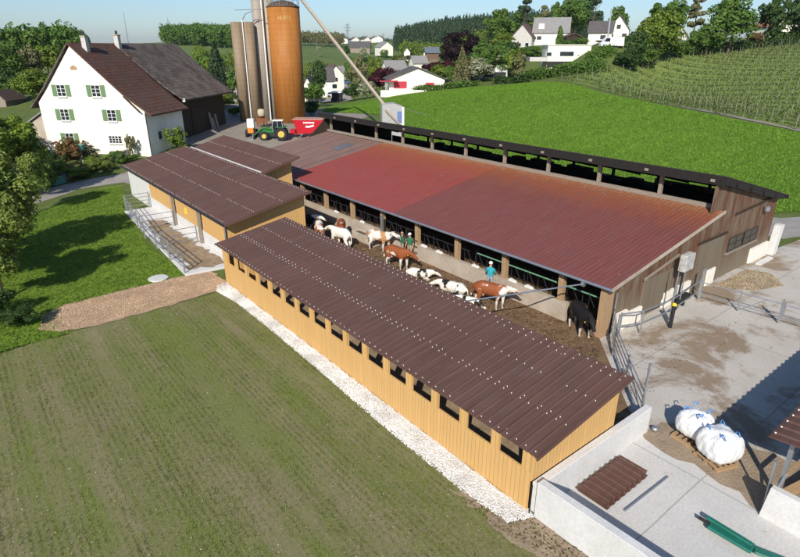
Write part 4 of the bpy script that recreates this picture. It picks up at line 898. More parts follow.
# grey hopper tower behind the barn and the long conveyor tube
hx_, hy_ = 44.2, 57.4
hb = thing('sheet_metal_box', 'grey sheet metal box standing behind the dark barn roof, foot of the conveyor', 'conveyor box', (hx_, hy_, 0), -AL+.12)
zt = zat((hx_, hy_), 103); px_ = 1.3
MB().prism([(-px_, 0), (px_, 0), (px_, zt-.35), (.2, zt), (-px_, zt-.1)], 'y', -1.1, 1.1).build('housing', mk('dull grey sheet', (.42, .42, .40), (.34, .34, .33), 2), hb, world=False)
MB().box(.55, 1.1, -1.16, -1.11, zt-2.2, zt-.9).build('panel', plain('blue grey panel', (.12, .2, .38)), hb, world=False); MB().box(1.15, 1.4, -1.16, -1.11, zt-3, zt-.4).build('edge_strip', M['pvc_white'], hb, world=False)
MB().bar((-.9, -1.3, zt-.7), (.8, -1.3, zt-2.4), .28, .2).build('chute', mk('tan sheet', (.40, .32, .22)), hb, world=False)
MB().tube((.3, 0, zt-.2), (4.5, .5, 4.4), .03, n=5).build('stay_wire', M['galv'], hb, world=False)
cvs = Vector((float(p5[0]), float(p5[1]), float(p5[2]+h5-1.0))); cvs2 = Vector((float(p[0]), float(p[1]), float(p[2]+h+2.2)))
e0 = Vector((hx_-.6, hy_+.2, zt-.6)); D5 = 80.; e1 = Vector(at(293, -12, 84.))
cv = thing('conveyor', 'long slanting pale tube conveyor from the silo tops down to the grey box', 'conveyor', tuple(e0))
MB().tube(e0, e1, .18, n=10).build('tube', mk('tan conveyor', (.44, .37, .27), (.36, .30, .22)), cv)
MB().bar(e0+Vector((0, 0, -.3)), e1+Vector((0, 0, -.3)), .1, .12).build('girder', M['galv'], cv)

# ------------------------------------------------------------------ farmhouse
def tiles(name, c1, c2, moss):
    t = NT(name); s = t.sep(); cmb = t.n('CombineXYZ'); t.l(s[1], cmb.inputs[0]); t.l(t.math('MULTIPLY', s[2], 1.35), cmb.inputs[1])
    b = t.n('TexBrick'); t.l(cmb.outputs[0], b.inputs['Vector']); b.inputs['Scale'].default_value = 1; b.inputs['Brick Width'].default_value = .28; b.inputs['Row Height'].default_value = .42
    b.inputs['Mortar Size'].default_value = .035; b.inputs['Color1'].default_value = (*c1, 1); b.inputs['Color2'].default_value = (*c2, 1); b.inputs['Mortar'].default_value = (*[x*.3 for x in c1], 1)
    c = t.mix(t.ramp(t.noise(.7, 6, .7), [(.4, 0), (.65, .7)]), b.outputs[0], moss)
    t.bump(b.outputs['Fac'], -.8, .05); return t.out(c, .9, 0, .2)
tile_r = tiles('old red brown tiles', (.19, .085, .058), (.105, .055, .042), (.085, .07, .06))
tile_g = tiles('old grey brown tiles', (.15, .112, .09), (.08, .064, .055), (.19, .165, .14))
hp_, hD = hit(152, 157); hpos = Vector(map(float, hp_)); HROT = -AL-R(8.0)
FH = thing('farmhouse', 'old white farmhouse with green shutters, two chimneys and brown tiled roof', 'house', tuple(hpos), HROT)
WL = -12.7; L1 = 8.1; zr = 11.9; xr = -7.5
eaveR, eaveL = 4.75, 5.7
gp_ = [(0, -1.5), (0, eaveR+.25), (-1.9, 6.55), (xr, zr-.18), (-11.4, 7.3), (WL, eaveL+.1), (WL, -1.5)]
MB().prism(gp_, 'y', 0, L1).build('wall', M['white_plaster'], FH, world=False)
def roofpoly(prof, y0, y1, th, mat, par, nm='roof', label=None):
    for seg in (prof,):
        n_ = len(seg); vs = [(x, y, z) for y in (y0, y1) for x, z in seg]+[(x, y, z+th) for y in (y0, y1) for x, z in seg]
        fs = [(i, i+1, n_+i+1, n_+i) for i in range(n_-1)]+[(2*n_+i, 3*n_+i, 3*n_+i+1, 2*n_+i+1) for i in range(n_-1)]+[(i, 2*n_+i, 2*n_+i+1, i+1) for i in range(n_-1)]+[(n_+i, n_+i+1, 3*n_+i+1, 3*n_+i) for i in range(n_-1)]+[(0, n_, 3*n_, 2*n_), (n_-1, 3*n_-1, 4*n_-1, 2*n_-1)]
        MB().add(vs, fs).build(nm, mat, par, world=False, label=label)
roofpoly([(.95, eaveR-.25), (-2.0, 6.65), (xr, zr)], -.35, L1, .16, tile_r, FH)
roofpoly([(xr-.02, zr), (-11.4, 7.4), (WL-.9, eaveL-.55)], -.35, L1, .16, tile_g, FH)
for x, y, zt_ in ((xr+.75, 1.7, zr+.75), (xr+.45, L1+.1, zr+1.0)):
    c_ = MB().box(x-.27, x+.27, y-.27, y+.27, zr-2.0, zt_).build('chimney', M['concrete'], FH, world=False); MB().box(x-.33, x+.33, y-.33, y+.33, zt_+.002, zt_+.12).build('chimney_cap', M['concrete_old'], c_, world=False); MB().tube((x, y, zt_+.13), (x, y, zt_+.55), .14).build('chimney_pot', M['dark_steel'], c_, world=False)
def gwin(par, x, z, w_=.95, h_=1.15, y=0, shut=True, panes=2, shm=None, axis='y', lab=None):
    W_ = MB().box(x-w_/2-.07, x+w_/2+.07, y-.045, y-.002, z-.07, z+h_+.07).build('window', M['pvc_white'], par, world=False)
    MB().box(x-w_/2, x+w_/2, y-.055, y-.047, z, z+h_).build('pane', M['glass'], W_, world=False)
    mb = MB()
    for k in range(1, panes): xx = x-w_/2+w_*k/panes; mb.box(xx-.035, xx+.035, y-.075, y-.057, z, z+h_)
    for k in (1, 2): mb.box(x-w_/2, x+w_/2, y-.07, y-.058, z+h_*k/3-.02, z+h_*k/3+.02)
    mb.build('muntin', M['pvc_white'], W_, world=False)
    MB().box(x-w_/2-.12, x+w_/2+.12, y-.14, y-.003, z-.17, z-.072).build('sill', M['concrete_light'], W_, world=False)
    if shut:
        for sx in (-1, 1):
            mb = MB(); xc = x+sx*(w_/2+.36); mb.box(xc-.27, xc+.27, y-.07, y-.02, z-.02, z+h_+.04)
            zz = z+.1
            while zz < z+h_-.05: mb.box(xc-.2, xc+.2, y-.085, y-.071, zz, zz+.03); zz += .09
            mb.build('shutter', shm or M['green_shutter'], W_, world=False)
gwin(FH, -9.55, 6.55); gwin(FH, -5.35, 6.55)
gwin(FH, -9.75, 3.95); gwin(FH, -4.0, 3.95); gwin(FH, -9.75, 1.3)
gwin(FH, -4.1, 1.5, 1.5, .75, shut=False, panes=4)
MB().prism([(xr-.45, 9.3), (xr+.45, 9.3), (xr+.36, 9.6), (xr, 9.8), (xr-.36, 9.6)], 'y', -.02, -.003).build('attic_vent', M['wood_post'], FH, world=False)
side = MB().box(-.001, .05, 1.9, 2.7, 1.6, 2.6).build('window', M['pvc_white'], FH, world=False); MB().box(.051, .06, 1.98, 2.62, 1.66, 2.54).build('pane', M['glass'], side, world=False)
MB().tube((.05, -.05, 0), (.05, -.05, eaveR), .05).build('downpipe', M['dark_steel'], FH, world=False)
MB().bar((-.0-.3, -.36, eaveR+.15), (-2.0, -.36, 6.62), .04, .18).build('bargeboard', M['wood_dark'], FH, world=False)
FB = thing('old_barn', 'dark timber barn under an old grey brown tiled roof attached to the white farmhouse', 'barn', tuple(hpos), HROT)
L2 = 23.0
MB().prism([(-1.0, -1), (-1.0, 6.1), (-2, 6.9), (xr, zr-.2), (WL, 6.2), (WL, -1)], 'y', L1+.02, L2-.5).build('wall', M['wood_dark'], FB, world=False)
roofpoly([(.5, 5.45), (-2.0, 7.15), (xr, zr+.02)], L1-.0+.003, L2, .18, tile_g, FB)
roofpoly([(xr-.02, zr+.02), (WL-.9, 5.6)], L1+.003, L2, .18, tile_g, FB)
MB().box(-.98, -.90, L1+4.2, L1+7.6, 0, 4.2).build('door', M['wood_dark'], FB, world=False); MB().box(.3, .6, L1+.02, L1+.2, 5.35, 5.75).build('gutter_end', M['pvc_white'], FB, world=False)
for k, (yy_, hh) in enumerate(((L1+8.6, 3.2), (L1+9.4, 2.4), (L1+10.3, 2.8))): MB().bar((-.2, yy_, 0), (-.8, yy_+.3, hh), .35, .06).build('leaning_board', M['wood_grey'], FB, world=False)
# lean-to roofs left of the house
lt = thing('lean_to', 'low shed with steep pale slab roof at the left side of the farmhouse', 'shed', tuple(hpos), HROT)
MB().prism([(WL-3.6, 0), (WL-.1, 0), (WL-.1, 4.9), (WL-3.6, 2.9)], 'y', 1.2, 7).build('wall', M['concrete_old'], lt, world=False)
MB().prism([(WL-4.0, 2.75), (WL-.05, 5.0), (WL-.05, 5.15), (WL-4.0, 2.9)], 'y', .9, 7.3).build('roof', M['roof_pale'], lt, world=False)

# ------------------------------------------------------------------ vegetation
def crown_mesh(name, n, kind, leaf, seed, mat):
    """unit crown: radius .5, height 0..1, made of many small leaf faces gathered in clumps"""
    g = np.random.default_rng(seed)
    if kind == 'cone':
        z = g.random(n)**1.15; whorl = np.round(z*14)/14; z = whorl*.96+g.normal(0, .012, n); r = .5*(1-whorl)**.85*(.55+.45*g.random(n)**.5)*(1+.18*np.sin(7*g.random(n)*6.28))
        a = g.random(n)*6.283; a = np.round(a*2.2+whorl*9)/2.2*.55+a*.45
        C = np.stack([r*np.cos(a), r*np.sin(a), z-.22*r+.04], 1); N = C*np.array([1, 1, .2])+np.array([0, 0, .15])
    elif kind == 'pine':
        k = 16; zc_ = g.uniform(.3, .95, k); rc = .38*np.sqrt(np.clip(1.05-zc_, .05, 1))*g.uniform(.5, 1, k); ac = g.random(k)*6.28
        cen = np.stack([rc*np.cos(ac), rc*np.sin(ac), zc_], 1); i = g.integers(0, k, n); d = g.normal(0, 1, (n, 3)); d /= np.linalg.norm(d, axis=1)[:, None]
        C = cen[i]+d*np.array([.16, .16, .05])*g.random((n, 1))**.4; N = d
    else:
        k = {'round': 26, 'bush': 16, 'poplar': 30, 'loose': 34}[kind]
        d0 = g.normal(0, 1, (k, 3)); d0 /= np.linalg.norm(d0, axis=1)[:, None]; q = g.random((k, 1))**.45
        sx = {'round': .34, 'bush': .36, 'poplar': .34, 'loose': .38}[kind]
        cen = d0*q*np.array([sx, sx, .36])+np.array([0, 0, .5])
        if kind == 'poplar': cen[:, :2] *= (1.15-cen[:, 2:3])*1.2
        if kind == 'bush': cen[:, 2] = np.abs(cen[:, 2]-.2)+.12
        rr = g.uniform(.10, .19, k) if kind != 'loose' else g.uniform(.06, .14, k)
        i = g.integers(0, k, n); d = g.normal(0, 1, (n, 3)); d /= np.linalg.norm(d, axis=1)[:, None]; d[:, 2] = np.where(g.random(n) < .6, np.abs(d[:, 2]), d[:, 2])
        C = cen[i]+d*(rr[i]*(.65+.5*g.random(n)))[:, None]; N = d+.3*(C-np.array([0, 0, .5]))
    N = N+g.normal(0, .45, (n, 3)); N /= np.linalg.norm(N, axis=1)[:, None]
    T = np.cross(N, g.normal(0, 1, (n, 3))); T /= np.linalg.norm(T, axis=1)[:, None]; B_ = np.cross(N, T)
    s = leaf*(.6+.8*g.random((n, 1))); T = T*s; B_ = B_*s*.7
    V = np.stack([C-T, C-B_*.8, C+T*1.1, C+B_], 1).reshape(-1, 3); Fq = np.arange(4*n).reshape(n, 4)
    me = bpy.data.meshes.new(name); k4 = 4
    me.vertices.add(len(V)); me.vertices.foreach_set('co', V.astype(np.float32).ravel()); me.loops.add(Fq.size); me.loops.foreach_set('vertex_index', Fq.ravel().astype(np.int32))
    me.polygons.add(n); me.polygons.foreach_set('loop_start', np.arange(0, 4*n, 4)); me.polygons.foreach_set('loop_total', np.full(n, 4)); me.update(calc_edges=True); me.materials.append(mat)
    return me
G1 = leafmat('mid green leaves', [(0.051, 0.109, 0.017), (0.087, 0.167, 0.026), (0.138, 0.217, 0.041)])
G2 = leafmat('yellow green leaves', [(.12, .17, .02), (0.102, 0.160, 0.017), (0.160, 0.232, 0.029), (0.232, 0.290, 0.051)])
G3 = leafmat('dark green leaves', [(0.022, 0.051, 0.014), (0.043, 0.087, 0.020), (0.072, 0.123, 0.029)])
G4 = leafmat('spruce needles', [(0.017, 0.038, 0.017), (0.032, 0.061, 0.026), (0.058, 0.090, 0.036)], trans=.1)
G5 = leafmat('copper beech leaves', [(.035, .008, .012), (.055, .012, .018), (.085, .02, .025)])
G5b = leafmat('dark purple leaves', [(.012, .008, .010), (.022, .012, .014), (.035, .018, .018)])
G6 = leafmat('blossom and leaves', [(0.145, 0.189, 0.072), (0.290, 0.319, 0.174), (0.493, 0.464, 0.348)])
G7 = leafmat('sparse spring leaves', [(0.116, 0.123, 0.043), (0.174, 0.174, 0.072), (0.246, 0.232, 0.116)])
G8 = leafmat('reddish twigs', [(0.145, 0.058, 0.029), (0.189, 0.102, 0.043), (0.145, 0.145, 0.043)])
GO = leafmat('olive spring leaves', [(.08, .13, .02), (.15, .21, .035), (.23, .29, .06), (.30, .34, .10)], trans=.35)
MATS = {'olive': GO, 'mid': G1, 'yel': G2, 'dark': G3, 'spruce': G4, 'copper': G5, 'purple': G5b, 'bloom': G6, 'sparse': G7, 'twig': G8}
_cr = {}
def crown(kind, mat, var=0, n=1500, leaf=.03):
    key = (kind, mat, var, n, leaf)
    if key not in _cr: _cr[key] = crown_mesh('crown', n, kind, leaf, sum(map(ord, kind)) % 97+var*7, MATS[mat])
    return _cr[key]
def trunk_mb(h, r, seed, limbs=6, crownz=.35, spread=.3):
    rnd = random.Random(seed); mb = MB(); ps = [Vector((0, 0, -.4)), Vector((rnd.uniform(-.03, .03)*h, rnd.uniform(-.03, .03)*h, h*.35)), Vector((rnd.uniform(-.05, .05)*h, rnd.uniform(-.05, .05)*h, h*.8))]
    mb.tube(ps[0], ps[1], r, r*.75, 8); mb.tube(ps[1], ps[2], r*.75, r*.25, 8)
    for k in range(limbs):
        t_ = rnd.uniform(0, .8); b_ = ps[1].lerp(ps[2], t_); a_ = rnd.uniform(0, 6.28); q = b_+Vector((math.cos(a_), math.sin(a_), rnd.uniform(.5, 1.1)))*h*spread*rnd.uniform(.5, 1)*.7
        mb.tube(b_, q, r*.32, r*.1, 6)
    return mb
random.seed(5); _seed = [0]
def tree(label, x, y, h, wd, kind, mat, z=None, var=None, n=1500, leaf=.03, clear=.12, name=None, cat='tree', group=None, trunk=True, rz_=None):
    _seed[0] += 1; sd = _seed[0]; z = tz(x, y) if z is None else z
    name = name or {'cone': 'conifer', 'pine': 'pine_tree', 'bush': 'shrub'}.get(kind, 'leafy_tree')
    t_ = thing(name, label, cat, (x, y, z), random.uniform(0, 6.28) if rz_ is None else rz_, group)
    c = bpy.data.objects.new('crown', crown(kind, mat, sd % 3 if var is None else var, n, leaf)); COL.objects.link(c); c.parent = t_
    c.location = (0, 0, h*clear); c.scale = (wd, wd, h*(1-clear))
    if trunk: trunk_mb(h*.9, max(.05, h*.022), sd, 7 if kind not in ('cone',) else 0).build('trunk', M['bark'], t_, world=False)
    return t_
def tpx(label, u, vb, vt, wpx, kind, mat, D=None, **kw):
    """tree by its foot and top in the picture; D only for feet hidden behind something"""
    if D is None: p_, D_ = hit(u, vb)
    else: p_ = at(u, vb, D); p_[2] = tz(p_[0], p_[1]); D_ = D
    h_ = max(.6, zat(p_, vt)-p_[2]); w_ = wpx*D_/FPX
    return tree(label, float(p_[0]), float(p_[1]), h_, w_, kind, mat, z=float(p_[2]), **kw)
NB = dict(n=15000, leaf=.017)
# near trees at the left edge, leaning over the lawn
tpx('fruit tree with light leaves at the left edge above the dark shadow', 2, 300, 190, 108, 'loose', 'olive', clear=.16, **NB)
tpx('bushy green tree at the left edge above the fruit tree', 0, 262, 138, 118, 'loose', 'olive', clear=.10, **NB)
tpx('small tree with a visible trunk beside the side road', 33, 214, 146, 50, 'loose', 'olive', clear=.25, n=9000, leaf=.02)
tpx('yellow green tree at the left edge before the forest', 8, 200, 100, 100, 'loose', 'yel', clear=.06, **NB)
tree('tall tree at the far left edge throwing shade over the lawn', -3.6, 36.5, 7.0, 6.5, 'round', 'dark', n=9000, leaf=.02, clear=.2)
tree('spreading tree outside the left edge shading the field corner', -7.0, 27.0, 6.0, 6.5, 'round', 'dark', n=9000, leaf=.02, clear=.2)
tpx('low dark bush below the fruit tree in the shade', 22, 327, 302, 42, 'bush', 'dark', n=4000, leaf=.025, clear=0, trunk=False, cat='bush')
tpx('low bush at the left edge in deep shade above the field', 2, 318, 285, 45, 'bush', 'dark', n=4000, leaf=.025, clear=0, trunk=False, cat='bush')
# garden in front of the farmhouse
tpx('light leafy shrub thicket at the left edge between the trees and garden', 16, 192, 118, 50, 'loose', 'olive', n=8000, leaf=.02, clear=.02, trunk=False, name='shrub', cat='bush')
tpx('pale green thicket beside the left end of the side road', 44, 196, 150, 34, 'loose', 'olive', n=6000, leaf=.025, clear=.02, trunk=False, name='shrub', cat='bush')
tpx('leafy olive tree before the hut at the left edge', 24, 196, 122, 52, 'loose', 'olive', n=8000, leaf=.02, clear=.08)
tpx('bright low bushes below the lean-to at the left of the garden', 20, 172, 126, 46, 'bush', 'olive', n=6000, leaf=.022, clear=0, trunk=False, name='shrub', cat='bush')
tpx('bright leafy tree crown reaching in at the left edge above the hut', -4, 178, 96, 60, 'loose', 'olive', n=8000, leaf=.02, clear=.05)
for k_, (u, vb, vt, wp, mt, lb) in enumerate(((62, 176, 158, 26, 'olive', 'light green bush just above the stone wall in the garden'), (106, 171, 157, 20, 'olive', 'light bush between the yellow green bush and the box bush'), (40, 168, 142, 30, 'olive', 'tall light bush in the garden below the lean-to'), (66, 158, 140, 22, 'yel', 'bright bush behind the reddish brown shrub'), (10, 184, 140, 40, 'yel', 'yellow bush at the left edge of the garden'), (28, 190, 162, 30, 'mid', 'green bush above the side road at the left'), (90, 172, 160, 20, 'olive', 'small light bush under the green letter box'), (134, 161, 152, 14, 'mid', 'low bush at the foot of the climbing shrub'))): tpx(lb, u, vb, vt, wp, 'bush', mt, n=4000, leaf=.026, clear=0, trunk=False, name='shrub', cat='bush')
GB = dict(cat='bush', trunk=False, clear=0, n=2600, leaf=.03)
for lab, u, vb, vt, wp, kd, mt in (
 ('reddish brown shrub before the left part of the farmhouse gable', 74, 166, 134, 40, 'loose', 'twig'),
 ('sprawling grey green shrub before the farmhouse ground floor', 88, 163, 143, 28, 'loose', 'sparse'),
 ('yellow green bush right of the green box in the garden', 97, 168, 153, 28, 'bush', 'yel'),
 ('round dark green box bush at the farmhouse corner', 121, 164, 148, 28, 'bush', 'mid'),
 ('green shrub at the left of the garden near the teal net', 28, 178, 150, 36, 'bush', 'mid'),
 ('dark shrub in the garden between the net and the reddish shrub', 55, 172, 148, 34, 'bush', 'dark'),
 ('low leafy plants along the stone wall beneath the green box', 78, 178, 164, 40, 'bush', 'yel'),
 ('green shrub below the pale lean-to roof', 30, 160, 128, 40, 'bush', 'mid'),
 ('climbing pale shrub against the right end of the white gable', 133, 158, 130, 13, 'loose', 'sparse'),
 ('leafy bush above the left end of the stone wall', 48, 186, 168, 30, 'bush', 'yel'),
 ('dense garden bush between the lean-to and the left edge', 14, 158, 118, 44, 'bush', 'yel'),
 ('yellow green bush beside the small side window of the farmhouse', 177, 152, 123, 25, 'round', 'yel')):
    tpx(lab, u, vb, vt, wp, kd, mt, name='shrub', **GB)
# stone wall, garden box, teal net
ww = [gp(62, 180, .3), gp(80, 174, .3), gp(100, 167, .4), gp(125, 160, .5), gp(136, 157, .6)]
mb = MB(); rnd = random.Random(4)
for a_, b_ in zip(ww[:-1], ww[1:]):
    L = math.hypot(b_[0]-a_[0], b_[1]-a_[1]); k = int(L/.45)
    for i in range(k):
        for j in range(2):
            q = ((a_[0]+(b_[0]-a_[0])*(i+.5*j)/k), (a_[1]+(b_[1]-a_[1])*(i+.5*j)/k)); zz = tz(*q)
            mb.bar((q[0], q[1], zz+.2+.33*j), (q[0]+(b_[0]-a_[0])/k*.95, q[1]+(b_[1]-a_[1])/k*.95, zz+.2+.33*j), .42+rnd.uniform(-.06, .06), .36)
mb.build('stone_wall', mk('dry stone', (.27, .25, .21), (.13, .12, .10), 4, .95, .8, 10, .05), bevel=.03, label='low grey stone wall between the garden and the side road', cat='wall')
gb, gD = hit(84, 166); gb = tuple(map(float, gb)); bx_ = thing('garden_box', 'green letter box on a white pole in the farmhouse garden', 'box', gb, -AL)
MB().tube((0, 0, 0), (0, 0, 1.6), .05).build('pole', M['pvc_white'], bx_, world=False); MB().box(-.42, .42, -.3, .3, 1.602, 2.2).build('box', teal, bx_, world=False, bevel=.04); MB().box(-.46, .46, -.34, .34, 2.203, 2.3).build('lid', M['green_paint'], bx_, world=False)
nb, nD = hit(46, 183); nb = tuple(map(float, nb)); nx = thing('garden_net', 'low teal plant net tunnel over a bed beside the side road', 'net', nb, -AL-.25)
mb = MB(); prof = [(.6*math.cos(a_), .75*math.sin(a_)) for a_ in np.linspace(0, math.pi, 9)]; mb.prism(prof, 'x', -2.2, 1.8); mb.build('net', mk('teal net', (.10, .33, .27), (.05, .16, .12), 6, .8, .6, 6, .05, lo=.45, hi=.6), nx, world=False)
for k in (-2.2, -.9, .5, 1.8): MB().path([(k, x_, z_) for x_, z_ in prof], .03, 5).build('hoop', M['green_paint'], nx, world=False)

# background trees, each by its foot and crown in the picture
BG = [
 # left forest behind the house
 ('broad green tree at the far left edge of the forest', 8, 92, 40, 38, 'round', 'mid', 118), ('rounded tree in the forest left of the bare one', 24, 92, 36, 30, 'round', 'mid', 128),
 ('greyish half bare tree in the middle of the left forest', 37, 92, 40, 22, 'loose', 'sparse', 122), ('light green tree in the forest just left of the gable top', 52, 90, 41, 26, 'round', 'yel', 130),
 ('olive tree left of the farmhouse roof edge', 64, 88, 42, 22, 'round', 'mid', 136), ('dark tree low in the forest at the left edge', 4, 100, 62, 30, 'round', 'dark', 108),
 ('yellow green maple below the left forest', 36, 106, 64, 42, 'round', 'yel', 100), ('deep green tree between the forest and the lean-to', 18, 106, 74, 28, 'round', 'mid', 104),
 ('low tree behind the farmhouse ridge by the left chimney', 84, 70, 43, 26, 'round', 'dark', 150),
 # between barn and silos
 ('dark slender spruce standing left of the silos', 220, 96, 43, 26, 'cone', 'spruce', 115), ('dense green tree right behind the spruce near the silos', 234, 98, 66, 14, 'round', 'mid', 110),
 ('small green tree behind the old barn eave', 212, 102, 82, 18, 'round', 'mid', 105), ('yellow green small tree below the spruce by the silos', 226, 116, 92, 20, 'round', 'yel', 98),
 ('pale green tree in the meadow behind the barn roof', 205, 74, 56, 20, 'round', 'yel', 170), ('green bush at the foot of the leftmost silo', 236, 120, 104, 14, 'bush', 'mid', 92),
 # village centre
 ('tall dark cypress beside the village street', 320, 104, 57, 20, 'poplar', 'dark', None), ('leafy green tree in front of the cypress', 315, 106, 80, 24, 'round', 'mid', None),
 ('blossoming pale tree right beside the orange silo', 309, 103, 86, 14, 'round', 'bloom', None), ('dark bush at the right foot of the orange silo', 312, 117, 98, 18, 'bush', 'dark', 100),
 ('round dark hedge tree right of the village street', 354, 101, 82, 22, 'round', 'dark', None), ('pale blossoming tree left of the copper beech', 368, 99, 79, 20, 'round', 'bloom', None),
 ('grey green tree in the village behind the street', 359, 82, 51, 17, 'loose', 'sparse', 175), ('bright green tree behind the grey green one', 351, 76, 53, 14, 'round', 'mid', 190),
 ('bright green tree right of the village street', 374, 76, 52, 14, 'round', 'yel', 190), ('copper beech with deep red leaves left of the red shutter house', 382, 95, 64, 27, 'round', 'copper', None),
 ('low green tree beside the orange silo in the meadow', 309, 74, 60, 14, 'round', 'yel', 200),
 ('large dark purple tree before the wooded hill', 459, 80, 26, 38, 'round', 'purple', 165), ('dark purple lower limbs beside the big purple tree', 452, 80, 38, 24, 'round', 'purple', 163), ('red leaved tree left below the big purple tree', 432, 80, 59, 24, 'bush', 'copper', 160),
 ('red leaved tree under the big purple tree', 450, 80, 55, 22, 'bush', 'copper', 158), ('bright round tree right of the red shutter house', 438, 82, 62, 20, 'round', 'yel', 150),
 ('light green tree between the bright round tree and the spruce', 450, 84, 63, 14, 'round', 'mid', 148), ('slim brownish green spruce rising before the purple tree', 461, 88, 46, 18, 'cone', 'sparse', 142),
 ('broad light tree left of the white garage', 484, 84, 36, 32, 'loose', 'mid', 148), ('blossoming tree directly left of the garage', 478, 85, 55, 26, 'round', 'bloom', 144),
 ('low green tree left of the garage roof', 498, 82, 56, 22, 'round', 'mid', 152), ('dark round shrub behind the garage roof', 518, 68, 55, 16, 'bush', 'dark', 168),
 ('tall oak rising left of the grey roofed houses', 502, 60, 4, 34, 'loose', 'mid', 215), ('tall thin pine beside the oak', 521, 60, -3, 20, 'pine', 'spruce', 222),
 ('young light tree before the oak', 500, 62, 30, 22, 'round', 'yel', 190), ('light tree behind the grey roofed house', 535, 48, 12, 22, 'round', 'yel', 240),
 ('tall bare topped tree above the grey roof', 541, 48, 4, 14, 'pine', 'sparse', 250), ('tall tree at the right behind the grey roofed house', 560, 48, -6, 24, 'loose', 'mid', 235),
 ('broad bright crown at the top between two houses', 574, 44, -8, 34, 'round', 'mid', 225), ('dark pine at the top right of the grey roofed house', 590, 42, -12, 22, 'pine', 'spruce', 228),
 ('conical shrub before the grey roofed house', 558, 52, 23, 10, 'poplar', 'mid', 170), ('dark green hedge above the cream house', 575, 48, 36, 34, 'bush', 'mid', 176),
 ('hedge on the slope left of the cream house', 528, 60, 42, 32, 'bush', 'mid', 178), ('brownish bush right of the cream house', 598, 60, 42, 14, 'bush', 'twig', 158),
 ('small round tree behind the white gabled house', 616, 30, 2, 20, 'round', 'mid', 215),
 # vineyard edge
 ('dark bush at the lower end of the vineyard tree belt', 626, 70, 46, 26, 'bush', 'dark', None), ('big yellow green maple at the upper vineyard edge', 655, 64, 3, 42, 'round', 'yel', None),
 ('green bush beneath the yellow green maple', 642, 69, 38, 30, 'round', 'mid', None), ('light tree behind the maple at the picture top', 662, 58, -8, 36, 'loose', 'mid', 160),
 ('rounded green shrub right of the maple', 692, 56, 25, 26, 'bush', 'mid', None), ('large dense green tree at the upper vineyard edge', 727, 54, -12, 48, 'round', 'mid', None),
 ('green bush between the two large vineyard trees', 674, 58, 34, 22, 'bush', 'mid', None), ('dark tall pine at the top right', 766, 46, -10, 26, 'loose', 'dark', None),
 ('second dark pine at the upper right corner', 790, 44, -12, 26, 'loose', 'dark', None), ('full green tree between the maple and the dense tree', 706, 56, 18, 30, 'round', 'mid', None), ('bushy tree closing the gap left of the maple', 634, 68, 26, 26, 'round', 'dark', None), ('leaning half bare tree against the sky above the vineyard', 690, 52, -4, 18, 'pine', 'sparse', 175),
 ('low green shrub under the dark pines', 777, 44, 26, 24, 'bush', 'mid', None), ('low bush at the upper right picture edge', 797, 43, 24, 22, 'bush', 'mid', None), ('brown green undergrowth bush right of the dense tree', 752, 48, 30, 22, 'bush', 'twig', None)]
for lab, u, vb, vt, wp, kd, mt, D in BG:
    big = wp > 30
    tpx(lab, u, vb, vt, wp*(1.3 if kd in ('round', 'loose', 'pine') else 1.15), kd, mt, D=D, n=6500 if big else 3200, leaf=.024 if big else .034, clear=.0 if kd == 'bush' else .04, trunk=kd != 'bush', cat='bush' if kd == 'bush' else 'tree')
rv = random.Random(77)
for i in range(60):
    u = rv.uniform(318, 520) if i < 46 else rv.uniform(196, 236); v = rv.uniform(56, 82) if i < 46 else rv.uniform(66, 92)
    if 385 < u < 445 and v > 70: v = rv.uniform(54, 68)
    q, D_ = hit(u, v)
    if D_ > 700: continue
    tree('small leafy tree scattered among the village houses' if i < 46 else 'small leafy tree in the meadow between old barn and silos', float(q[0]), float(q[1]), rv.uniform(4, 9), rv.uniform(4.5, 8.5), rv.choice(['round', 'round', 'loose', 'bush']), rv.choice(['mid', 'mid', 'yel', 'dark', 'bloom', 'sparse']), n=900, leaf=.05, clear=.03, group='village trees' if i < 46 else 'meadow trees', trunk=False, name='leafy_tree')
# hedges
def hedge(label, uv, h_, w_, mat, n, D=None):
    ps = [hit(u, v)[0] for u, v in uv]; g = np.random.default_rng(len(label)); C = []
    seg = [np.linalg.norm(b_[:2]-a_[:2]) for a_, b_ in zip(ps[:-1], ps[1:])]; tot = sum(seg)
    for (a_, b_), L in zip(zip(ps[:-1], ps[1:]), seg):
        k = int(n*L/tot); t_ = g.random(k)[:, None]; q = a_+(b_-a_)*t_; q = q+g.normal(0, 1, (k, 3))*np.array([w_, w_, 0])*.35; q[:, 2] = [tz(x_, y_) for x_, y_ in q[:, :2]]; q[:, 2] += g.random(k)**.7*h_*(1+.2*np.sin(t_[:, 0]*L)); C.append(q)
    C = np.concatenate(C); k = len(C); N = g.normal(0, 1, (k, 3)); N[:, 2] = abs(N[:, 2]); N /= np.linalg.norm(N, axis=1)[:, None]; T = np.cross(N, g.normal(0, 1, (k, 3))); T /= np.linalg.norm(T, axis=1)[:, None]; B_ = np.cross(N, T); s = .28
    V = np.stack([C-T*s, C-B_*s*.6, C+T*s, C+B_*s*.6], 1).reshape(-1, 3)
    np_mesh('hedge', V, np.arange(4*k).reshape(k, 4), MATS[mat], label=label, cat='hedge')
hedge('long hedge along the top edge of the bright green field', [(380, 96), (420, 92), (455, 88.5), (478, 85.5)], 1.3, 1.6, 'mid', 2600)
hedge('clipped dark hedge below the white garage', [(494, 84), (530, 82)], 1.6, 1.2, 'dark', 1600)
hedge('bushy hedge below the cream house up to the vineyard', [(532, 80), (560, 76), (585, 72), (600, 69)], 2.2, 3.2, 'mid', 4200)
hedge('green hedge on the slope right of the cream house', [(590, 60), (600, 57), (612, 52)], 1.6, 3, 'mid', 1500)
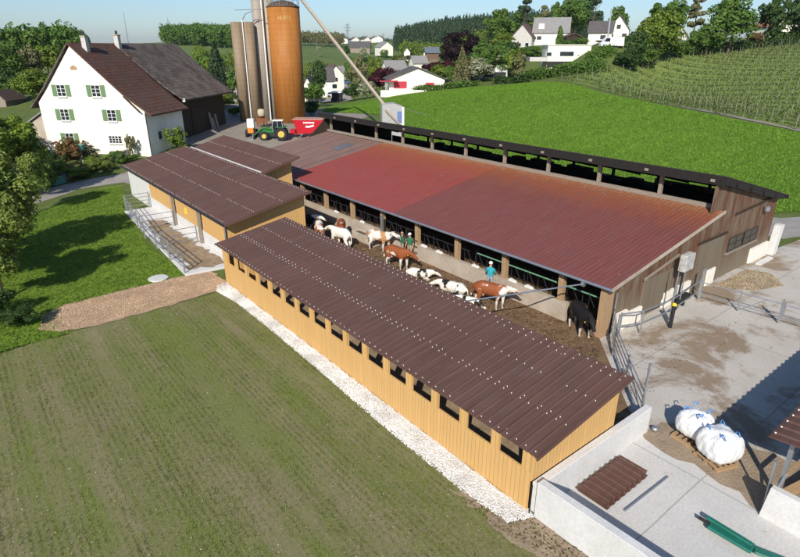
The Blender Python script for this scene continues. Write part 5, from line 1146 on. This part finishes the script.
hedge('undergrowth along the upper edge of the vineyard', [(690, 56), (720, 52), (760, 47), (800, 43.5)], 2.2, 2.5, 'dark', 3000)

# ------------------------------------------------------------------ village houses
M['orange_tile'] = mk('orange tiles', (.34, .15, .08), (.25, .11, .06), 1.2, .9, .4, 12, .03); M['slate_blue'] = mk('blue grey slate', (.13, .16, .19), (.1, .12, .15), 1.2, .9, .3, 12, .03)
def house(label, u, vb, wpx, wall, ridge, dep, yaw=0, D=None, ridge_axis='y', wm='white_plaster', rm='roof_grey', wins=(), over=.5, name='village_house', cat='house', flat=False, band=None):
    if D is None: p_, D_ = hit(u, vb)
    else: p_ = at(u, vb, D); p_[2] = min(tz(p_[0], p_[1]), p_[2]+30); D_ = D
    w_ = wpx*D_/FPX; zb = float(at(u, vb, D_)[2]) if D is not None else float(p_[2])
    t_ = thing(name, label, cat, (float(p_[0]), float(p_[1]), zb), -AL+R(yaw)); wd = w_/2
    if flat: MB().box(-wd, wd, 0, dep, -2, wall).build('wall', M[wm], t_, world=False); MB().box(-wd-.2, wd+.2, -.2, dep+.2, wall+.002, wall+.25).build('roof', M[rm], t_, world=False)
    elif ridge_axis == 'y':
        MB().prism([(-wd, -2), (wd, -2), (wd, wall), (0, ridge), (-wd, wall)], 'y', 0, dep).build('wall', M[wm], t_, world=False)
        sl_ = (ridge-wall)/wd
        MB().prism([(-wd-over, wall-over*sl_+.02), (0, ridge+.02), (wd+over, wall-over*sl_+.02), (wd+over, wall-over*sl_+.22), (0, ridge+.24), (-wd-over, wall-over*sl_+.22)], 'y', -over, dep+over).build('roof', M[rm], t_, world=False)
    else:
        hd = dep/2; MB().prism([(0, -2), (dep, -2), (dep, wall), (hd, ridge), (0, wall)], 'x', -wd, wd).build('wall', M[wm], t_, world=False)
        sl_ = (ridge-wall)/hd
        MB().prism([(-over, wall-over*sl_+.02), (hd, ridge+.02), (dep+over, wall-over*sl_+.02), (dep+over, wall-over*sl_+.22), (hd, ridge+.24), (-over, wall-over*sl_+.22)], 'x', -wd-over, wd+over).build('roof', M[rm], t_, world=False)
    for (x_, z_, ww_, hh_, mm) in wins:
        W_ = MB().box(x_-ww_/2-.08, x_+ww_/2+.08, -.05, -.003, z_-.08, z_+hh_+.08).build('window', M['pvc_white'] if mm != 'red_shutter' else M[mm], t_, world=False)
        MB().box(x_-ww_/2, x_+ww_/2, -.08, -.052, z_, z_+hh_).build('pane', M[mm], W_, world=False)
    return t_
hs = house('white bungalow with crimson shutters and grey gable roof at the field edge', 417, 92, 56, 3.0, 5.6, 9, yaw=8, rm='roof_grey', wins=((3.2, 1.2, 2.0, .9, 'red_shutter'),))
MB().box(-5.8, -2.6, -.12, -.055, .9, 2.5).build('facade_panel', M['red_shutter'], hs, world=False); MB().box(-9.2, 2.0, -2.0, -.2, -1, .55).build('terrace', M['white_plaster'], hs, world=False)
MB().box(-9.4, -5.0, -2.2, .3, 2.55, 2.75).build('awning', M['red_shutter'], hs, world=False)
ch = house('cream flat roofed modern house with a dark open ground floor on the slope', 568, 64, 42, 4.6, 4.6, 9, flat=True, wm='cream', rm='cream', wins=((-.6, 2.0, 3.6, 1.1, 'glass'), (-5.3, 2.0, 1.3, .9, 'glass')), yaw=-4)
MB().box(-5.6, 3.5, -.2, .02, -.8, .65).build('recess_shade', M['black'], ch, world=False); MB().box(-10.5, -5.8, -1.5, 5, .7, 1.7).build('balcony', M['concrete'], ch, world=False)  # black slab before the wall paints in the shade of the open ground floor
gg = house('low white double garage with dark doorway left of the cream house', 490, 78, 34, 2.9, 2.9, 7, flat=True, wm='concrete_light', rm='concrete_light', yaw=-2, name='garage', cat='garage')
MB().box(-1.8, 4.2, -.06, -.004, .15, 1.5).build('doorway', M['black'], gg, world=False)  # flat black slab on the wall, painted as the shade inside the doorway
gh = house('large white house with big pale grey roof on the hill', 550, 42, 34, 3.4, 8.2, 11, yaw=-16, D=205, ridge_axis='x', rm='roof_pale', wins=((-4, .8, 1.6, 1.2, 'glass'), (3.5, .8, 2.4, 1.3, 'glass')))
MB().prism([(-4.5, 4.4), (-2.5, 4.4), (-2.5, 6.2), (-4.5, 6.2)], 'y', .6, 3.2).build('dormer', M['white_plaster'], gh, world=False)
house('dark brown gabled chalet left of the pale grey roofed house', 521, 50, 20, 4.6, 8.6, 9, yaw=-25, D=205, rm='roof_brown', wm='concrete', wins=((-1, 1.2, 1.6, 1.2, 'glass'), (2, 1.2, 1.2, 1.2, 'glass')))
house('white house partly hidden behind trees left of the chalet', 497, 62, 12, 4, 6, 8, D=200, rm='roof_grey')
wgh = house('white gabled house with dark roof and balcony above the parked van', 617, 40, 20, 3.2, 7.2, 9, yaw=-22, D=180, rm='roof_grey', wins=((0, 3.3, 1.2, 1.2, 'glass'), (-2, .6, 1.4, 1.3, 'glass'), (2, .6, 1.4, 1.3, 'glass')))
house('white wing with dark roof at the left of the gabled house', 599, 42, 22, 3.0, 6.0, 8, yaw=-22, D=178, ridge_axis='x', rm='roof_grey', wins=((1, .8, 1.6, 1.2, 'glass'),))
house('small dark open carport between the hill houses', 573, 44, 14, 2.4, 3.2, 6, D=196, rm='roof_brown', wm='wood_dark', name='carport', cat='carport')
house('pale house glimpsed behind the big maple', 678, 42, 16, 2, 5, 9, D=190, rm='roof_pale', wm='concrete_light')
house('orange brown roofed house behind the pines at the right edge', 786, 34, 36, 2.5, 6, 10, yaw=10, D=200, rm='orange_tile', wm='cream')
house('white gabled house beside the village street behind the cypress', 336, 88, 17, 4, 7, 9, yaw=20, D=185, rm='roof_brown', wins=((0, 2, 1.4, 1.2, 'glass'),))
house('grey roofed village house directly behind the cypress', 325, 92, 20, 3.4, 6.6, 9, yaw=15, D=170, ridge_axis='x', rm='roof_grey', wins=((3, 1, 1.4, 1.2, 'glass'),))
house('low house with pale walls at the right of the orange silo', 308, 102, 14, 3, 6.2, 8, D=150, rm='roof_grey', wm='cream')
house('small white flat roofed carport by the village street', 336.5, 102, 9, 2.4, 2.4, 5, flat=True, wm='black', rm='pvc_white', D=None, name='carport', cat='carport')
house('pale roofed farmhouse right of the copper beech', 398, 80, 20, 3.5, 6.4, 9, yaw=20, D=205, ridge_axis='x', rm='roof_pale', wm='cream')
house('dark roofed bungalow behind the red shutter house', 402, 88, 26, 2.5, 4.6, 9, yaw=12, D=165, ridge_axis='x', rm='roof_brown')
house('white cottage with pale roof left of the purple tree', 421, 72, 14, 3.5, 6, 8, yaw=15, D=230, ridge_axis='x', rm='roof_pale')
house('blue grey roofed barn beside the purple tree', 432, 62, 13, 4.5, 7, 10, D=290, ridge_axis='x', rm='slate_blue', wm='wood_old')
house('tiny orange gabled house above the red leaved trees', 427, 60, 7, 4, 7.5, 9, D=330, rm='roof_brown', wm='cream')
house('bright white farm building on the far meadow', 387, 53, 13, 4.5, 8, 12, yaw=25, D=430, rm='roof_pale')
house('long grey barn on the far meadow left of the white farm', 360, 52, 20, 3.5, 8, 14, D=460, ridge_axis='x', rm='roof_grey', wm='wood_grey')
house('small far white house above the village centre', 407, 58, 6, 4, 6.5, 9, D=400, rm='roof_pale')
house('white farm shed roof behind the spruce near the silos', 228, 89, 20, 1.8, 3.2, 7, yaw=-20, D=125, ridge_axis='x', rm='pvc_white', wm='concrete')
house('low brown roofed hut at the left picture edge', 2, 112, 12, 2.2, 3.4, 5, D=98, rm='roof_brown', wm='wood_grey', name='hut', cat='hut')
# far village rooftops on the horizon
rnd = random.Random(21)
for i in range(16):
    u = 322+rnd.random()*92 if i < 11 else 236+rnd.random()*30; D = rnd.uniform(900, 1600); p_ = at(u, 50, D); z_ = tz(p_[0], p_[1])
    t_ = thing('far_house', 'tiny far house on the plain near the horizon', 'house', (float(p_[0]), float(p_[1]), z_), rnd.uniform(-.6, .6)-AL, 'tiny far houses near the horizon')
    MB().prism([(-7, -3), (7, -3), (7, 6), (0, 10), (-7, 6)], 'y', 0, 12).build('wall', M['white_plaster'], t_, world=False); MB().prism([(-7.6, 5.7), (0, 10.1), (7.6, 5.7), (7.6, 6.1), (0, 10.6), (-7.6, 6.1)], 'y', -.5, 12.5).build('roof', M['roof_brown'], t_, world=False)

# ------------------------------------------------------------------ cars
def car(label, u, v, yaw, colour, D=None, van=False, s=1.0):
    p_, D_ = hit(u, v) if D is None else (at(u, v, D), D); z_ = float(p_[2])
    t_ = thing('van' if van else 'parked_car', label, 'van' if van else 'car', (float(p_[0]), float(p_[1]), z_), -AL+R(yaw)); pm = plain('car paint', colour, .25)
    if van:
        MB().prism([(-2.7*s, .35), (2.7*s, .35), (2.75*s, 1.1), (2.2*s, 1.35), (1.6*s, 2.2*s), (-2.6*s, 2.3*s)], 'y', -1, 1).build('body', pm, t_, world=False, bevel=.06)
        MB().prism([(2.1*s, 1.4), (1.62*s, 2.05*s), (.7*s, 2.05*s), (.7*s, 1.4)], 'y', -1.02, 1.02).build('window', M['glass'], t_, world=False)
    else:
        MB().prism([(-2.1, .3), (2.1, .3), (2.15, .7), (1.3, .92), (-2.05, .95)], 'y', -.85, .85).build('body', pm, t_, world=False, bevel=.06)
        MB().prism([(-1.9, .94), (1.25, .93), (.55, 1.42), (-1.4, 1.45)], 'y', -.76, .76).build('cabin', M['glass'], t_, world=False); MB().box(-1.35, .5, -.7, .7, 1.44, 1.49).build('roof', pm, t_, world=False)
    for sx in (-1.35*s, 1.4*s):
        for sy in (-.85, .85): MB().tube((sx, sy-.1, .33), (sx, sy+.1, .33), .33, n=12).build('wheel', TYRE, t_, world=False)
    return t_
car('white camper van parked before the gabled hill house', 611, 47.5, 180, (.8, .8, .8), van=True, s=1.1)
car('silver car parked beside the carport on the village street', 333, 97, 15, (.5, .52, .55))
car('black car parked under the flat carport by the village street', 337, 101.5, 70, (.02, .02, .02))
car('blue car beside the village street near the white gable', 345, 84, 30, (.08, .15, .35))
car('silver car standing behind the old barn left of the silos', 224, 104, 30, (.5, .52, .55), D=100)

# ------------------------------------------------------------------ pylons and masts
def pylon(label, u, vb, vt, D, name='pylon', arms=True):
    p_ = at(u, vb, D); z0 = tz(p_[0], p_[1]); h_ = zat(p_, vt)-z0; t_ = thing(name, label, name, (float(p_[0]), float(p_[1]), z0), -AL+.3)
    mb = MB(); w_ = h_*.07 if arms else h_*.006; th = .28 if arms else .2
    L = [[(sx*w_*(1-.85*k/8), sy*w_*(1-.85*k/8), h_*k/8) for k in range(9)] for sx, sy in ((-1, -1), (1, -1), (1, 1), (-1, 1))]
    for a_ in L: mb.path(a_, th, 4)
    if arms:
        for i in range(4):
            for k in range(8): mb.tube(L[i][k], L[(i+1) % 4][k+1], th*.6, n=4)
        for zz, ww_ in ((.62, .16), (.76, .21), (.9, .13)): mb.tube((-h_*ww_, 0, h_*zz), (h_*ww_, 0, h_*zz), th, n=4); mb.tube((-h_*ww_, 0, h_*zz), (0, 0, h_*(zz+.05)), th*.6, n=4); mb.tube((h_*ww_, 0, h_*zz), (0, 0, h_*(zz+.05)), th*.6, n=4)
    mb.build('lattice', M['galv'], t_, world=False)
    MB().box(-w_*1.2, w_*1.2, -w_*1.2, w_*1.2, -2, .3).build('footing', M['concrete'], t_, world=False)
pylon('lattice power pylon on the horizon above the left forest', 46.5, 46, 27, 900); pylon('lattice power pylon above the village centre', 348, 46, 23, 1000); pylon('distant faint power pylon right of the village', 383, 46, 33, 1800)
pylon('tall thin mast against the sky above the farmhouse', 129, 46, 12, 700, 'mast', False); pylon('thin mast left of the wooded hill behind the old barn', 171, 44, 17, 800, 'mast', False)
pylon('thin pale mast on the meadow right of the orange silo', 317, 52, 38, 500, 'mast', False)
pp, _ = hit(607, 46); pylon('tall pole beside the white gabled hill house', 607, 44, 8, 165, 'pole', False)

# ------------------------------------------------------------------ far woods
def forest(name, polyuvD, n, kind, mat, hmin, hmax, wfac, label, seed, quads=46):
    g = np.random.default_rng(seed); P_ = np.array([at(u, v, D) for u, v, D in polyuvD]); cen = P_.mean(0); Vs = []; k = 0
    base = crown_np(kind, quads, seed)
    lo, hi = P_[:, :2].min(0), P_[:, :2].max(0)
    def inside(x, y):
        c = False; j = len(P_)-1
        for i in range(len(P_)):
            if (P_[i, 1] > y) != (P_[j, 1] > y) and x < (P_[j, 0]-P_[i, 0])*(y-P_[i, 1])/(P_[j, 1]-P_[i, 1])+P_[i, 0]: c = not c
            j = i
        return c
    while k < n:
        x, y = g.uniform(lo, hi)
        if not inside(x, y): continue
        h_ = g.uniform(hmin, hmax); w_ = h_*wfac*g.uniform(.8, 1.2); a_ = g.random()*6.28; b = base[k % len(base)]
        q = b.copy(); c, s = math.cos(a_), math.sin(a_); q = np.stack([(b[..., 0]*c-b[..., 1]*s)*w_+x, (b[..., 0]*s+b[..., 1]*c)*w_+y, b[..., 2]*h_+tz(x, y)], -1); Vs.append(q); k += 1
    V = np.concatenate(Vs).reshape(-1, 3); m_ = len(V)//4
    np_mesh(name, V, np.arange(4*m_).reshape(m_, 4), MATS[mat], kind='stuff', label=label, cat='wood')
def crown_np(kind, n, seed):
    out = []
    for k in range(5):
        me = crown_mesh('x', n, kind, .05 if kind != 'cone' else .075, seed+k, G1); a_ = np.empty(len(me.vertices)*3, np.float32); me.vertices.foreach_get('co', a_); out.append(a_.reshape(-1, 4, 3)); bpy.data.meshes.remove(me)
    return out
forest('far_wood', [(395, 52, 520), (440, 54, 470), (500, 52, 450), (600, 46, 450), (600, 40, 700), (480, 40, 800), (395, 48, 800)], 2200, 'cone', 'spruce', 12, 19, .45, 'dark spruce wood covering the hill behind the village', 31, 90)
forest('far_wood', [(395, 52, 470), (470, 53, 420), (490, 52, 440), (420, 50, 520)], 130, 'round', 'yel', 9, 14, .8, 'light leafy fringe along the foot of the spruce wood', 37, 260)
forest('far_wood', [(165, 48, 430), (236, 54, 400), (245, 46, 600), (165, 42, 600)], 420, 'round', 'mid', 11, 17, .75, 'leafy wood on the hill behind the old barn roof', 33, 330)
forest('far_wood', [(300, 48, 560), (340, 48, 560), (345, 46, 700), (290, 46, 700)], 110, 'loose', 'sparse', 12, 18, .7, 'grey leafless wood right of the orange silo', 35, 300)
forest('far_wood', [(196, 66, 240), (236, 68, 240), (240, 62, 330), (196, 62, 330)], 34, 'round', 'yel', 5, 8, .9, 'belt of trees across the meadow left of the silos', 39, 300)
forest('far_wood', [(-60, 70, 170), (78, 66, 190), (90, 56, 300), (-60, 56, 300)], 260, 'round', 'mid', 9, 13, .8, 'mass of leafy forest behind the left trees', 41, 420)
forest('far_wood', [(330, 46, 1200), (470, 46, 1200), (470, 44, 1800), (200, 44, 1800), (200, 46, 1200)], 500, 'round', 'dark', 10, 18, 1.2, 'dark line of far trees on the plain', 43, 90)

# ------------------------------------------------------------------ vineyard
A0 = np.array(hit(620, 97)[0][:2]); A1 = np.array(hit(800, 132)[0][:2]); dr = (A1-A0)/np.linalg.norm(A1-A0); nr = np.array([-dr[1], dr[0]])
if np.dot(nr, F2[:2]) < 0: nr = -nr
VP_ = [np.array(q) for q in vine_lo+vine_hi]
def inpoly(x, y):
    c = False; j = len(VP_)-1
    for i in range(len(VP_)):
        if (VP_[i][1] > y) != (VP_[j][1] > y) and x < (VP_[j][0]-VP_[i][0])*(y-VP_[i][1])/(VP_[j][1]-VP_[i][1])+VP_[i][0]: c = not c
        j = i
    return c
stk = []; rows_pts = []; rnd = random.Random(8)
for k in range(0, 60):
    o_ = A0+nr*(1.2+k*4.6); t_ = -120
    while t_ < 110:
        q = o_+dr*(t_+rnd.uniform(-.25, .25)); t_ += 1.9
        if inpoly(q[0], q[1]): stk.append((float(q[0]), float(q[1]))); rows_pts.append((float(q[0]), float(q[1])))
def vis(x, y):
    d = np.array([x, y, tz(x, y)])-CAM; f_ = d@FW; u = 400+FPX*(d@R2)/f_; return u < 803, f_
stk = [(vis(x, y)[1], x, y) for x, y in stk if vis(x, y)[0]]; stk.sort()
wood_st = mk('grey vine stake', (.25, .24, .19), (.17, .16, .12), 3)
me0 = MB().box(-.035, .035, -.035, .035, -.2, 1.9).build('vine_stake', wood_st, None); st_mesh = me0.data; bpy.data.objects.remove(me0)
for i, (_, x, y) in enumerate(stk[:300]):
    o = bpy.data.objects.new('vine_stake', st_mesh); COL.objects.link(o); o.location = (x, y, tz(x, y)); o.rotation_euler = (rnd.uniform(-.05, .05), rnd.uniform(-.05, .05), rnd.random())
    setp(o, 'grey wooden stake in the nearer vineyard rows', 'stake', 'vineyard stakes')
mb = MB()
for _, x, y in stk[300:]: z = tz(x, y); mb.tube((x, y, z-.2), (x+rnd.uniform(-.08, .08), y, z+1.9), .04, n=4)
mb.build('vine_stakes', wood_st, None, kind='stuff', label='mass of grey stakes in the farther vineyard rows', cat='stakes')
g = np.random.default_rng(3); C = []
for x, y in rows_pts:
    k = 30; t_ = g.uniform(-1., 1., (k, 1)); q = np.array([x, y])+dr*t_+g.normal(0, .14, (k, 2)); C.append(np.column_stack([q, np.full(k, tz(x, y))+g.uniform(.15, 1.15, k)**1.0]))
C = np.concatenate(C); k = len(C); N = g.normal(0, 1, (k, 3)); N /= np.linalg.norm(N, axis=1)[:, None]; T = np.cross(N, g.normal(0, 1, (k, 3))); T /= np.linalg.norm(T, axis=1)[:, None]; B_ = np.cross(N, T); s = .17
V = np.stack([C-T*s, C-B_*s*.7, C+T*s, C+B_*s*.7], 1).reshape(-1, 3)
vineleaf = leafmat('young vine leaves', [(.035, .06, .012), (.06, .095, .018), (.10, .13, .035)])
np_mesh('vines', V, np.arange(4*k).reshape(k, 4), vineleaf, kind='stuff', label='rows of young vines covering the hillside', cat='vines')

# ------------------------------------------------------------------ loose ground cover
def point_in(poly, X, Y):
    c = np.zeros(len(X), bool); j = len(poly)-1
    for i in range(len(poly)):
        xi, yi = poly[i]; xj, yj = poly[j]
        if yi != yj: c ^= ((yi > Y) != (yj > Y)) & (X < (xj-xi)*(Y-yi)/(yj-yi)+xi)
        j = i
    return c
def vnoise(X, Y, sc, seed):
    g = np.random.default_rng(seed); T_ = g.random((64, 64)); a, b = X/sc, Y/sc; i, j = np.floor(a).astype(int), np.floor(b).astype(int); fa_, fb_ = a-i, b-j; fa_ = fa_*fa_*(3-2*fa_); fb_ = fb_*fb_*(3-2*fb_)
    i0, i1, j0, j1 = i % 64, (i+1) % 64, j % 64, (j+1) % 64
    return (T_[i0, j0]*(1-fa_)+T_[i1, j0]*fa_)*(1-fb_)+(T_[i0, j1]*(1-fa_)+T_[i1, j1]*fa_)*fb_
def blades(name, X, Y, h0, h1, wd, mat, label, cat, seed, per=3):
    g = np.random.default_rng(seed); X = np.repeat(X, per)+g.normal(0, .025, len(X)*per); Y = np.repeat(Y, per)+g.normal(0, .025, len(Y)*per); n_ = len(X)
    a = g.random(n_)*6.283; h_ = g.uniform(h0, h1, n_); ln = g.normal(0, .5, (n_, 2))*h_[:, None]
    b0 = np.column_stack([X-np.cos(a)*wd, Y-np.sin(a)*wd, np.full(n_, .01)]); b1 = np.column_stack([X+np.cos(a)*wd, Y+np.sin(a)*wd, np.full(n_, .01)]); tp_ = np.column_stack([X+ln[:, 0], Y+ln[:, 1], h_])
    V = np.stack([b0, b1, tp_], 1).reshape(-1, 3); np_mesh(name, V, np.arange(3*n_).reshape(n_, 3), mat, kind='stuff', label=label, cat=cat)
g = np.random.default_rng(11); n_ = 330000
X = g.uniform(-20, 10.4, n_); Y = 28.3-29.3*g.random(n_)**.9; X = np.round(X/.2)*.2+g.normal(0, .028, n_)
keep = point_in(field_poly, X, Y); pn = vnoise(X, Y, 1.1, 1)*.5+vnoise(X, Y, .35, 2)*.5; tr_ = vnoise(X*4, Y*.35, 2.0, 5); keep &= (pn*.35+tr_*.75) > g.uniform(.2, .95, n_)
X, Y = X[keep], Y[keep]
sprout = leafmat('field sprouts', [(.13, .18, .03), (.19, .25, .05), (.26, .29, .10)])
blades('field_sprouts', X, Y, .02, .07, .009, sprout, 'thin green sprouts standing in drill rows over the brown field', 'grass', 1)
n_ = 60000; X = g.uniform(-20, 10.4, n_); Y = g.uniform(-1, 28.3, n_); keep = point_in(field_poly, X, Y); X, Y = X[keep], Y[keep]
drymat = leafmat('dry stubble', [(.16, .12, .06), (.28, .22, .12), (.42, .35, .22)])
blades('stubble', X, Y, .015, .05, .010, drymat, 'dry pale stubble scattered over the brown field', 'stubble', 2, 1)
n_ = 60000; X = g.uniform(-12, 12.3, n_); Y = g.uniform(22, 58, n_); keep = point_in(lawn_poly, X, Y); X, Y = X[keep], Y[keep]
blades('lawn_grass', X, Y, .05, .13, .02, leafmat('lawn blades', [(.08, .16, .015), (.12, .21, .025), (.17, .26, .05)]), 'bright short grass on the lawn below the calf pen', 'grass', 3)
n_ = 260000; PA = np.array(crop); X = g.uniform(44, 125, n_); Y = g.uniform(0, 110, n_); keep = point_in(crop, X, Y); dd = X*F2[0]+Y*F2[1]; keep &= dd < 140; X, Y = X[keep], Y[keep]
a = g.random(len(X))*6.283; h_ = g.uniform(.08, .24, len(X)); zt_ = np.array([tz(x, y) for x, y in zip(X, Y)])+.05; ln = g.normal(0, .10, (len(X), 2)); wd = .05
V = np.stack([np.column_stack([X-np.cos(a)*wd, Y-np.sin(a)*wd, zt_]), np.column_stack([X+np.cos(a)*wd, Y+np.sin(a)*wd, zt_]), np.column_stack([X+ln[:, 0], Y+ln[:, 1], zt_+h_])], 1).reshape(-1, 3)
np_mesh('crop_grass', V, np.arange(len(V)).reshape(-1, 3), leafmat('cereal blades', [(.09, .19, .014), (.13, .25, .02), (.20, .34, .04)]), kind='stuff', label='dense bright green cereal blades over the sloping field', cat='crop')
def pebbles(name, poly, n_, s0, s1, mat, label, cat, seed, flat=.6, z=.03):
    g = np.random.default_rng(seed); P_ = np.array(poly); X = g.uniform(P_[:, 0].min(), P_[:, 0].max(), n_*4); Y = g.uniform(P_[:, 1].min(), P_[:, 1].max(), n_*4); k_ = point_in(poly, X, Y); X, Y = X[k_][:n_], Y[k_][:n_]; m_ = len(X)
    oc = np.array([(1, 0, 0), (0, 1, 0), (-1, 0, 0), (0, -1, 0), (0, 0, 1), (0, 0, -1)], float); fc_ = np.array([(0, 1, 4), (1, 2, 4), (2, 3, 4), (3, 0, 4), (1, 0, 5), (2, 1, 5), (3, 2, 5), (0, 3, 5)])
    a = g.random(m_)*6.28; s = g.uniform(s0, s1, m_); el = g.uniform(.5, 1, m_); c, sn = np.cos(a), np.sin(a)
    V = np.empty((m_, 6, 3)); 
    for i, (x, y, zz) in enumerate(oc):
        jx = g.uniform(.7, 1.2, m_); V[:, i, 0] = X+(x*c-y*el*sn)*s*jx; V[:, i, 1] = Y+(x*sn+y*el*c)*s*jx; V[:, i, 2] = z+s*flat*.4+zz*s*flat
    F_ = (np.arange(m_)[:, None, None]*6+fc_[None]).reshape(-1, 3); np_mesh(name, V.reshape(-1, 3), F_, mat, kind='stuff', label=label, cat=cat)
stone_m = leafmat('white stones', [(.56, .54, .50), (.70, .69, .66), (.82, .81, .79)], trans=0)
gi = [(x-.03 if x > 10.2 else x-.06, y) for x, y in gravel_poly]
pebbles('limestone_gravel', gi, 13000, .015, .045, stone_m, 'coarse white limestone gravel along the foot of the yellow shelter wall', 'gravel', 4)
chip_m = leafmat('chip flakes', [(.32, .20, .11), (.48, .33, .20), (.62, .47, .32)], trans=0)
pebbles('wood_chips', [(2.0, 27.95), (1.3, 28.9), (1.7, 30.3), (2.8, 31.1), (8.8, 31.3), (10.4, 31), (10.4, 28.6), (6, 27.75)], 12000, .02, .055, chip_m, 'orange brown wood chips covering the path beside the calf pen', 'wood chips', 5, .3, .035)
dungm = leafmat('dung clods', [(.05, .03, .017), (.11, .07, .04), (.24, .16, .09)], trans=0)
straw_m = leafmat('straw bits', [(.20, .145, .08), (.33, .25, .15), (.44, .35, .22)], trans=0)
pebbles('straw_heap', [(31.2, 11.6), (32.6, 9.9), (34.6, 9.2), (36.0, 10.4), (35.6, 11.6)], 2600, .02, .07, straw_m, 'flat heap of loose straw on the yard before the barn end wall', 'straw', 6, .4, .015)
pebbles('yard_litter', [(16.8, 11), (17, 8), (22, 8.6), (27, 7.9), (28, 9), (22.5, 10.4), (21, 11.8)], 450, .015, .045, dungm, 'scattered straw and dirt crumbs on the stained yard concrete', 'litter', 7, .3, .012)
pebbles('dung_clods', [(14.9, 8), (16.5, 8), (21.2, 12.5), (21.2, 45), (17.6, 45), (17.6, 31), (14.9, 31)], 12000, .03, .09, dungm, 'trodden dung clods and straw over the cow yard floor', 'dung', 8, .35, .014)
pebbles('field_stones', field_poly, 1800, .01, .025, stone_m, 'small pale stones scattered over the brown field', 'stones', 9, .6, .012)
pebbles('earth_clods', [(9.3, 9.2), (9.75, 8.0), (10.4, 7.1), (10.6, 4), (10.9, 1), (10.1, 4.5), (9.3, 7.3)], 450, .015, .045, dungm, 'brown earth clods at the corner of the white gravel strip', 'soil', 10, .6, .02)

# ------------------------------------------------------------------ haze

def inbox():
    X0, X1, Y0, Y1 = -4800, 6500, -4800, 6500
    return X0, X1, Y0, Y1
t = bpy.data.materials.new('haze air'); t.use_nodes = True; nn = t.node_tree; nn.nodes.remove(nn.nodes['Principled BSDF'])
pv = nn.nodes.new('ShaderNodeVolumePrincipled'); pv.inputs['Color'].default_value = (.84, .92, 1, 1); pv.inputs['Density'].default_value = .00008; pv.inputs['Anisotropy'].default_value = .3
nn.links.new(pv.outputs[0], nn.nodes['Material Output'].inputs['Volume'])
zmax = max((o.matrix_world@Vector(c)).z for o in [q for q in bpy.data.objects if q.type == 'MESH' and q.name.startswith(('terrain', 'ground'))] for c in o.bound_box)+40
hz = MB().box(-8200, 8400, -8200, 8400, -60, max(zmax, 150)).build('haze', t, kind='stuff')
